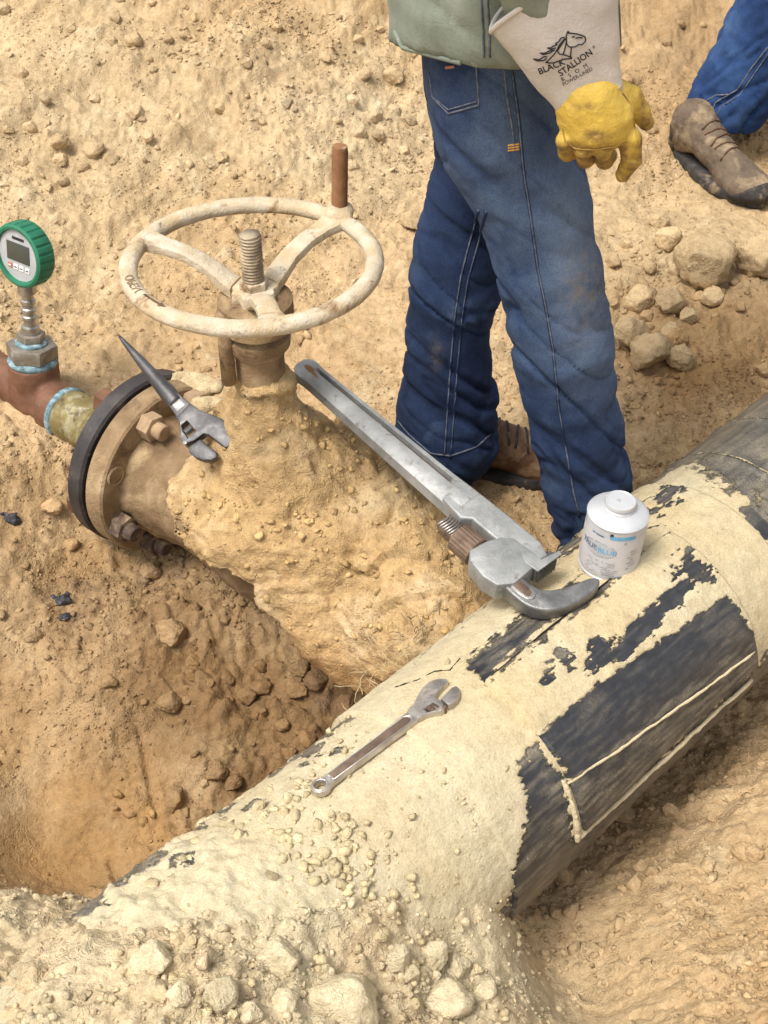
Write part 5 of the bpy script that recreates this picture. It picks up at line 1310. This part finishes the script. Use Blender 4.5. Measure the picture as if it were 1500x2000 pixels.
seam('inseam', [(1500,92),(1470,130),(1440,175),(1418,188),(1398,200),(1382,240),(1374,262)], .0019, MAT['stitch'], J2, T2, 5)
seam('inseam', [(1500,105),(1476,140),(1446,184),(1426,198),(1408,208),(1392,246),(1384,266)], .0015, MAT['stitch'], J2, T2, 5)
seam('hem_seam', [(1334,206),(1342,226),(1372,252),(1410,266),(1450,270),(1466,266)], .0026, MAT['stitch'], J2, T2, 5)
seam('hem_seam', [(1380,196),(1400,186),(1425,184)], .0022, MAT['stitch'], J2, T2, 5)
nf = hp + np.array([.02, .18, 0]); nf = np.array([nf[0] - .06, nf[1], float(gsample(np.array([nf[0]]), np.array([nf[1]]))[0][0])]); boot(P2, nf, nf + np.array([.27, -.14, 0]), Wd=.056, mats=('hike', 'sole'), shaft=.08, h=.006, laces=False)
V, F = surfnet(lambda X, Y, Z: smin(smin(s_cap(X, (Y - hp[1] - .07) / 1.3 + hp[1] + .07, Z, hp + [0, .07, .08], hp + [.05, .07, .45], .14, .145), s_cap(X, Y, Z, hp + [.05, -.10, .47], hp + [.05, .24, .47], .075, .075), .05),
      smin(chain(X, Y, Z, [(hp + [.05, -.12, .47], .07), (hp + [.06, -.18, .2], .055), (hp + [.2, -.16, .02], .045)], .02), chain(X, Y, Z, [(hp + [.05, .26, .47], .07), (hp + [.06, .32, .2], .055), (hp + [.2, .3, .02], .045)], .02), .01), .02), hp + [-.25, -.35, -.1], hp + [.35, .5, .6], .012)
build('shirt', V, F, MAT['shirt'], P2)
V, F = surfnet(lambda X, Y, Z: smin(s_ell(X, Y, Z, hp + [.09, .07, .74], (.098, .076, .115)), s_cap(X, Y, Z, hp + [.06, .07, .53], hp + [.08, .07, .67], .062, .056), .03), hp + [-.1, -.1, .48], hp + [.3, .25, .9], .01)
build('head', V, F, MAT['skin'], P2)
build('hard_hat', *lathe([(.150, .78), (.148, .787), (.118, .792), (.116, .83), (.095, .885), (.05, .912), (.002, .92)], 40, np.eye(3), hp + [.09, .07, 0]), MAT['white'], P2)

# ------------------------------------------------------------------ loose dirt: single clods
def clod_mesh(i):
    bm = bmesh.new(); bmesh.ops.create_icosphere(bm, subdivisions=4, radius=1.0); v, f = from_bm(bm)
    g = np.random.default_rng(100 + i); v = v * (1 + .16 * fbm(v + i * 7, 1.1, 2, i)[:, None])
    for _ in range(8):                                     # knock flat faces off
        n = unit(g.normal(size=3)); d = .58 + .25 * g.random(); q = v @ n; v = v - np.clip(q - d, 0, None)[:, None] * n * .88
    v = v * (1 + .15 * np.abs(fbm(v, 2.6, 3, i + 3))[:, None] - .05 * np.abs(fbm(v, 1.6, 2, i + 13))[:, None] + .035 * fbm(v, 7, 3, i + 6)[:, None]); v *= np.array([1, .85 + .2 * g.random(), .70 + .2 * g.random()])
    me = bpy.data.meshes.new('dirt_clod'); me.from_pydata(v.tolist(), [], f); me.polygons.foreach_set('use_smooth', np.ones(len(f), bool)); me.materials.append(MAT['clod']); return me
CM_ = [clod_mesh(i) for i in range(10)]
def clod(p, r, label, group, col=None, sink=.35, name='dirt_clod', k=None):
    i = int(rng.integers(10)) if k is None else k
    o = bpy.data.objects.new(name, CM_[i]); C.objects.link(o); o.location = (float(p[0]), float(p[1]), float(p[2] + r * (.75 - sink)))
    o.rotation_euler = (rng.normal() * .25, rng.normal() * .25, rng.random() * 6.3); s = r * (1 + .12 * rng.normal()); o.scale = (s, s, s)
    c = gsample(p[0:1], p[1:2])[1][0] if col is None else np.array(col)
    c = np.clip(c * (1.06 + .10 * rng.normal()), .03, .8); o.color = (float(c[0]), float(c[1]), float(c[2]), 1)
    return tag(o, label, 'dirt clod', group)
def px_r(px, py, wpx):
    p = ground_pix(px, py); return p, wpx / 2 / FPX * ((p - CAM) @ FW)
def zone(px, py, w_):
    sz = 'larger' if w_ >= 27 else 'small'
    if py < 450 and px < 830:
        a = ('above the green gauge' if px < 220 else 'above the left half of the handwheel' if px < 460 else 'above the stem of the handwheel' if px < 600 else 'between the turning bar and the worker')
        return f"{sz} rounded clod {'near the top edge, ' if py < 130 else 'low on the bank, ' if py > 260 else 'halfway up the bank, '}{a}"
    if px > 1150 and py < 430: return f"{sz} clod on the ground {'left of' if px < 1330 else 'behind'} the second worker's boot"
    if px > 1150 and py < 780: return f"{sz} loose clod {'left of' if px < 1300 else 'right of'} the pile of big clods, {'above' if py < 560 else 'below'} its largest one"
    if py > 1800 and px < 1000: return f"{sz} pale clod on the near heap, {'left' if px < 420 else 'middle' if px < 700 else 'right'} part, {'upper' if py < 1900 else 'lower'} row"
    if px > 1000: return f"{sz} tan clod in the ditch right of the pipe, {'under the sleeve' if py < 1620 else 'beside the heap' if px < 1250 else 'towards the lower right corner'}"
    if px < 330: return f"{sz} brown clod left of the flange, {'level with it' if py < 1080 else 'just below it' if py < 1240 else 'far below it'}"
    return f"{sz} brown clod in the pit, {'under the valve body' if py < 1300 else 'in its middle' if py < 1430 else 'at its bottom'}, {'nearer the left mound' if px < 500 else 'nearer the pipe'}"
for px, py, wpx, lab in [(1365,540,118,'largest pale dirt clod, on the slope behind the standing worker'), (1298,485,66,'flat-topped dirt clod just above the largest clod'), (1243,602,58,'rounded dirt clod, left of a touching pair below the largest clod'),
    (1308,608,70,'rounded dirt clod, right of a touching pair below the largest clod'), (1228,676,84,'broad dirt clod beside the standing worker\'s knee'), (1312,662,46,'small dirt clod under the touching pair'), (1328,712,58,'dirt clod lowest of the cluster right of the worker'),
    (1262,712,86,'flat dirt clod at the worker\'s shin, beside the lowest clod'), (1478,530,96,'large dirt clod cut by the right edge of the picture'), (1388,590,48,'small dirt clod just below and right of the largest clod'), (1345,625,40,'little dirt clod right of the touching pair'), (1285,440,40,'little dirt clod above the flat-topped clod'), (1415,480,34,'little dirt clod above and right of the largest clod'), (805,440,40,'pale dirt clod behind the worker\'s far thigh, right of the handwheel')]:
    p, r = px_r(px, py, wpx); clod(p, r * 1.02, lab, 'clods right of the worker', sink=.02 if wpx > 60 else .15, col=(.495, .372, .222))
big = [(265,85,36),(120,282,40),(118,318,36),(186,300,44),(160,330,30),(222,318,26),(268,228,36),(412,325,42),(435,315,28),(300,140,24),(60,255,28),(45,320,30),(90,200,26),(330,80,22),(40,150,26),
       (730,236,34),(768,222,30),(770,155,44),(690,200,28),(705,265,26),(740,270,30),(660,240,24),(800,240,26),(790,300,26),(665,345,30),(690,330,26),(560,205,26),(600,180,24),(480,130,26),(520,90,26),(640,120,24),(700,80,22),(430,215,22),(540,60,22),(380,40,24),(230,40,22),(140,60,24)]
for px, py, wpx in big:
    p, r = px_r(px, py, wpx); clod(p, r, zone(px, py, wpx), 'clods on the bank')
for px, py, wpx, lab in [(300,1880,96,'long pale dirt clod on the heap at the lower left'), (545,1880,112,'broad pale dirt clod on the heap, centre of the bottom row'), (430,1945,92,'pale dirt clod at the bottom, right of the long clod'), (680,1975,185,'widest pale dirt clod, at the very bottom of the picture'),
    (868,1968,150,'large angular pale clod at the bottom, right of the widest clod'), (840,1868,76,'pale cubic clod resting on the heap below the pipe mud'), (776,1872,52,'small pale clod left of the cubic clod'), (892,1895,70,'pale clod right of the cubic clod'), (560,1960,104,'dark-sided pale clod left of the widest clod'),
    (350,1945,56,'pale clod under the long clod'), (950,1935,54,'pale clod nearest the right edge of the heap'), (275,1832,48,'upright pale clod above the long clod'), (800,1905,46,'small pale clod beneath the cubic clod'), (490,1985,60,'pale clod on the bottom edge, left of the dark-sided clod')]:
    p, r = px_r(px, py, wpx); clod(p, r * .86, lab, 'clods on the near heap', col=(.55, .475, .325), sink=.5)
def scatter(n, box, smin_, smax, label, group, col=None, sink=.35):
    for _ in range(n):
        px = box[0] + rng.random() * (box[2] - box[0]); py = box[1] + rng.random() * (box[3] - box[1]); s = smin_ + (smax - smin_) * rng.random() ** 2.2
        p, r = px_r(px, py, s)
        if gsample(p[0:1], p[1:2])[2][0] > .6: continue
        clod(p, r, zone(px, py, s), group, col, sink)
scatter(16, (0, 0, 770, 380), 18, 34, 'small rounded dirt clod on the bank above the handwheel', 'clods on the bank')
scatter(14, (1190, 20, 1500, 420), 18, 34, 'small dirt clod around the second worker\'s boot', 'clods by the second worker')
scatter(36, (1190, 420, 1490, 740), 20, 54, 'small dirt clod scattered round the large clods on the right', 'small clods right of the worker')
scatter(52, (330, 1160, 700, 1580), 20, 58, 'brown clod in the pit between valve and pipe', 'clods in the pit')
scatter(22, (0, 850, 330, 1420), 18, 44, 'brown clod on the mound left of the flange', 'clods on the left mound')
scatter(44, (180, 1820, 960, 1990), 18, 40, 'small pale clod on the heap covering the pipe', 'small clods on the near heap', (.54, .45, .28), .3)
scatter(32, (1060, 1480, 1500, 1980), 20, 50, 'tan clod in the ditch right of the pipe', 'clods right of the pipe')

# ------------------------------------------------------------------ loose dirt: crumbs, far too many to count
phi_ = (1 + 5 ** .5) / 2
ICO = np.array([(-1, phi_, 0), (1, phi_, 0), (-1, -phi_, 0), (1, -phi_, 0), (0, -1, phi_), (0, 1, phi_), (0, -1, -phi_), (0, 1, -phi_), (phi_, 0, -1), (phi_, 0, 1), (-phi_, 0, -1), (-phi_, 0, 1)]) / 1.902
ICF = np.array([(0,11,5),(0,5,1),(0,1,7),(0,7,10),(0,10,11),(1,5,9),(5,11,4),(11,10,2),(10,7,6),(7,1,8),(3,9,4),(3,4,2),(3,2,6),(3,6,8),(3,8,9),(4,9,5),(2,4,11),(6,2,10),(8,6,7),(9,8,1)])
def crumbs(name, P, r, col, mat, smooth=False):
    n = len(P); g = rng
    a = g.random(n) * 6.283; ca, sa = np.cos(a), np.sin(a)
    B = ICO[None] * (1 + .26 * g.normal(size=(n, 12, 1))); B = B * np.stack([.8 + .5 * g.random(n), .8 + .5 * g.random(n), .6 + .35 * g.random(n)], 1)[:, None]
    tl = g.normal(size=(n, 2)) * .35; z = B[..., 2] + B[..., 0] * tl[:, :1] + B[..., 1] * tl[:, 1:]
    x = B[..., 0] * ca[:, None] - B[..., 1] * sa[:, None]; y = B[..., 0] * sa[:, None] + B[..., 1] * ca[:, None]
    V = np.stack([x, y, z], 2) * r[:, None, None] + P[:, None]; F = (ICF[None] + 12 * np.arange(n)[:, None, None]).reshape(-1, 3)
    c = np.repeat(np.clip(col * (1.04 + .13 * g.normal(size=(n, 1))), .03, .8), 12, 0)
    o = build(name, V.reshape(-1, 3), F, mat, smooth=smooth, attrs={'Col': c}); o['kind'] = 'stuff'; return o
def ground_crumbs(n, lo, hi, pw, seed, thr):
    g = np.random.default_rng(seed); x = -1.15 + 2.4 * g.random(n * 4); y = .5 + 2.9 * g.random(n * 4) ** 1.15
    px, py, _ = proj(np.stack([x, y, base_h(x, y)], 1)); m = (px > -60) & (px < 1560) & (py > -60) & (py < 2060)
    x, y = x[m], y[m]; z, c, sm = gsample(x, y); d = fbm(np.stack([x, y, 0 * x], 1), 4.5, 3, seed)
    k = (d * 1.1 + .36 * g.normal(size=len(x)) > thr) & (g.random(len(x)) > sm * .93); x, y, z, c = x[k][:n], y[k][:n], z[k][:n], c[k][:n]
    r = lo + (hi - lo) * g.random(len(x)) ** pw; return np.stack([x, y, z + r * .08], 1), r, c
parts = [ground_crumbs(24000, .0014, .0036, 1.6, 301, .10), ground_crumbs(6500, .0034, .0070, 2.2, 302, .42), ground_crumbs(1100, .0065, .0115, 2.4, 303, .6)]
o = crumbs('loose_dirt_crumbs', np.concatenate([p[0] for p in parts]), np.concatenate([p[1] for p in parts]), np.concatenate([p[2] for p in parts]), MAT['soil'])
tag(o, 'fine loose dirt crumbs strewn over the bank, pit and heap', 'dirt')
# crumbs lying on the pipe
n = 4200; s = -.62 + 1.05 * rng.random(n) ** 1.3; th = np.radians(rng.normal(10, 30, n)); q = fbm(np.stack([s, th * PR, 0 * s], 1), 7, 3, 81)
k = (q + .35 * rng.normal(size=n) + .9 * sstep(-.25, -.5, s) > .28) & (np.degrees(th) > -55) & (np.degrees(th) < 82) & ((s < -.09) | (rng.random(n) < .10))
s, th = s[k], th[k]; r = .0013 + .0080 * rng.random(len(s)) ** 3.6 * (.45 + .75 * sstep(-.25, -.5, s))
o = crumbs('mud_crumbs_on_pipe', pipe_pt(s, th, PR + .003 + r * .3 + .0045 * (s > -.08)), r, np.tile(np.array([.55, .465, .29]), (len(s), 1)), MAT['soil'])
tag(o, 'pale mud crumbs scattered over the top of the pipe', 'dirt')
# crumbs on the valve's mud
g = rng; n = 2600; pxx = 330 + 560 * g.random(n); pyy = 760 + 540 * g.random(n); P = []
for a, b in zip(pxx, pyy):
    p, nn = hit(MUDTREE, a, b)
    if p is not None and nn[2] > .25: P.append(p)
P = np.array(P); kk = fbm(P, 9, 3, 401) + .4 * g.normal(size=len(P)) > .15; P = P[kk]; r = .0012 + .0060 * g.random(len(P)) ** 4
o = crumbs('mud_crumbs_on_valve', P + np.array([0, 0, .001]), r, np.tile(np.array([.51, .36, .175]), (len(P), 1)), MAT['soil'])
tag(o, 'tan mud crumbs clinging to the caked valve body', 'dirt')

# ------------------------------------------------------------------ root fibres and tar
def fibres(name, spots, n, L, mat, label, seed, rad=.0006):
    g = np.random.default_rng(seed); parts = []
    for c in spots:
        for _ in range(n):
            p = c + g.normal(size=3) * np.array([.018, .018, .008]); d = unit(g.normal(size=3) + np.array([0, 0, .5])); P = [p]
            for k in range(6): d = unit(d + g.normal(size=3) * .35 - np.array([0, 0, .10])); P.append(P[-1] + d * L / 6 * (.5 + g.random()))
            parts.append(tube(np.array(P), rad, 4, False))
    o = build(name, *join(parts), mat); o['kind'] = 'stuff'; tag(o, label, 'roots')
rt = [pipe_hit(x, y, PR + .004) if pipe_hit(x, y, PR + .004) is not None else atz(x, y, .12) for x, y in ((745,1318),(775,1290),(720,1345),(800,1265),(830,1240))]
fibres('root_fibres', [p + np.array([-.004, .006, -.006]) for p in rt], 9, .05, MAT['straw'], 'pale root fibres where the valve branch meets the pipe', 5)
fibres('dark_root_tuft', [atz(x, y, .15) for x, y in ((800,1235),(835,1215),(775,1258))], 5, .020, MAT['hair'], 'dark brown root tuft beside the valve branch', 6, .0008)
for (px, py, wpx, lab) in ((18,1012,46,'black tar lump at the left edge below the tee'), (118,1172,40,'black tar lump on the dirt left of the flange'), (128,1205,26,'small black tar lump beside the larger one')):
    p, r = px_r(px, py, wpx); c = p
    V, F = surfnet(lambda X, Y, Z: s_ell(X, Y, Z, c, (r, r * .7, r * .5)) + r * .45 * wig((X, Y, Z), .9 / r, 70), c - 1.6 * r, c + 1.6 * r, r / 9)
    tag(build('tar_lump', V, F, MAT['tar']), lab, 'tar lump', 'tar lumps')
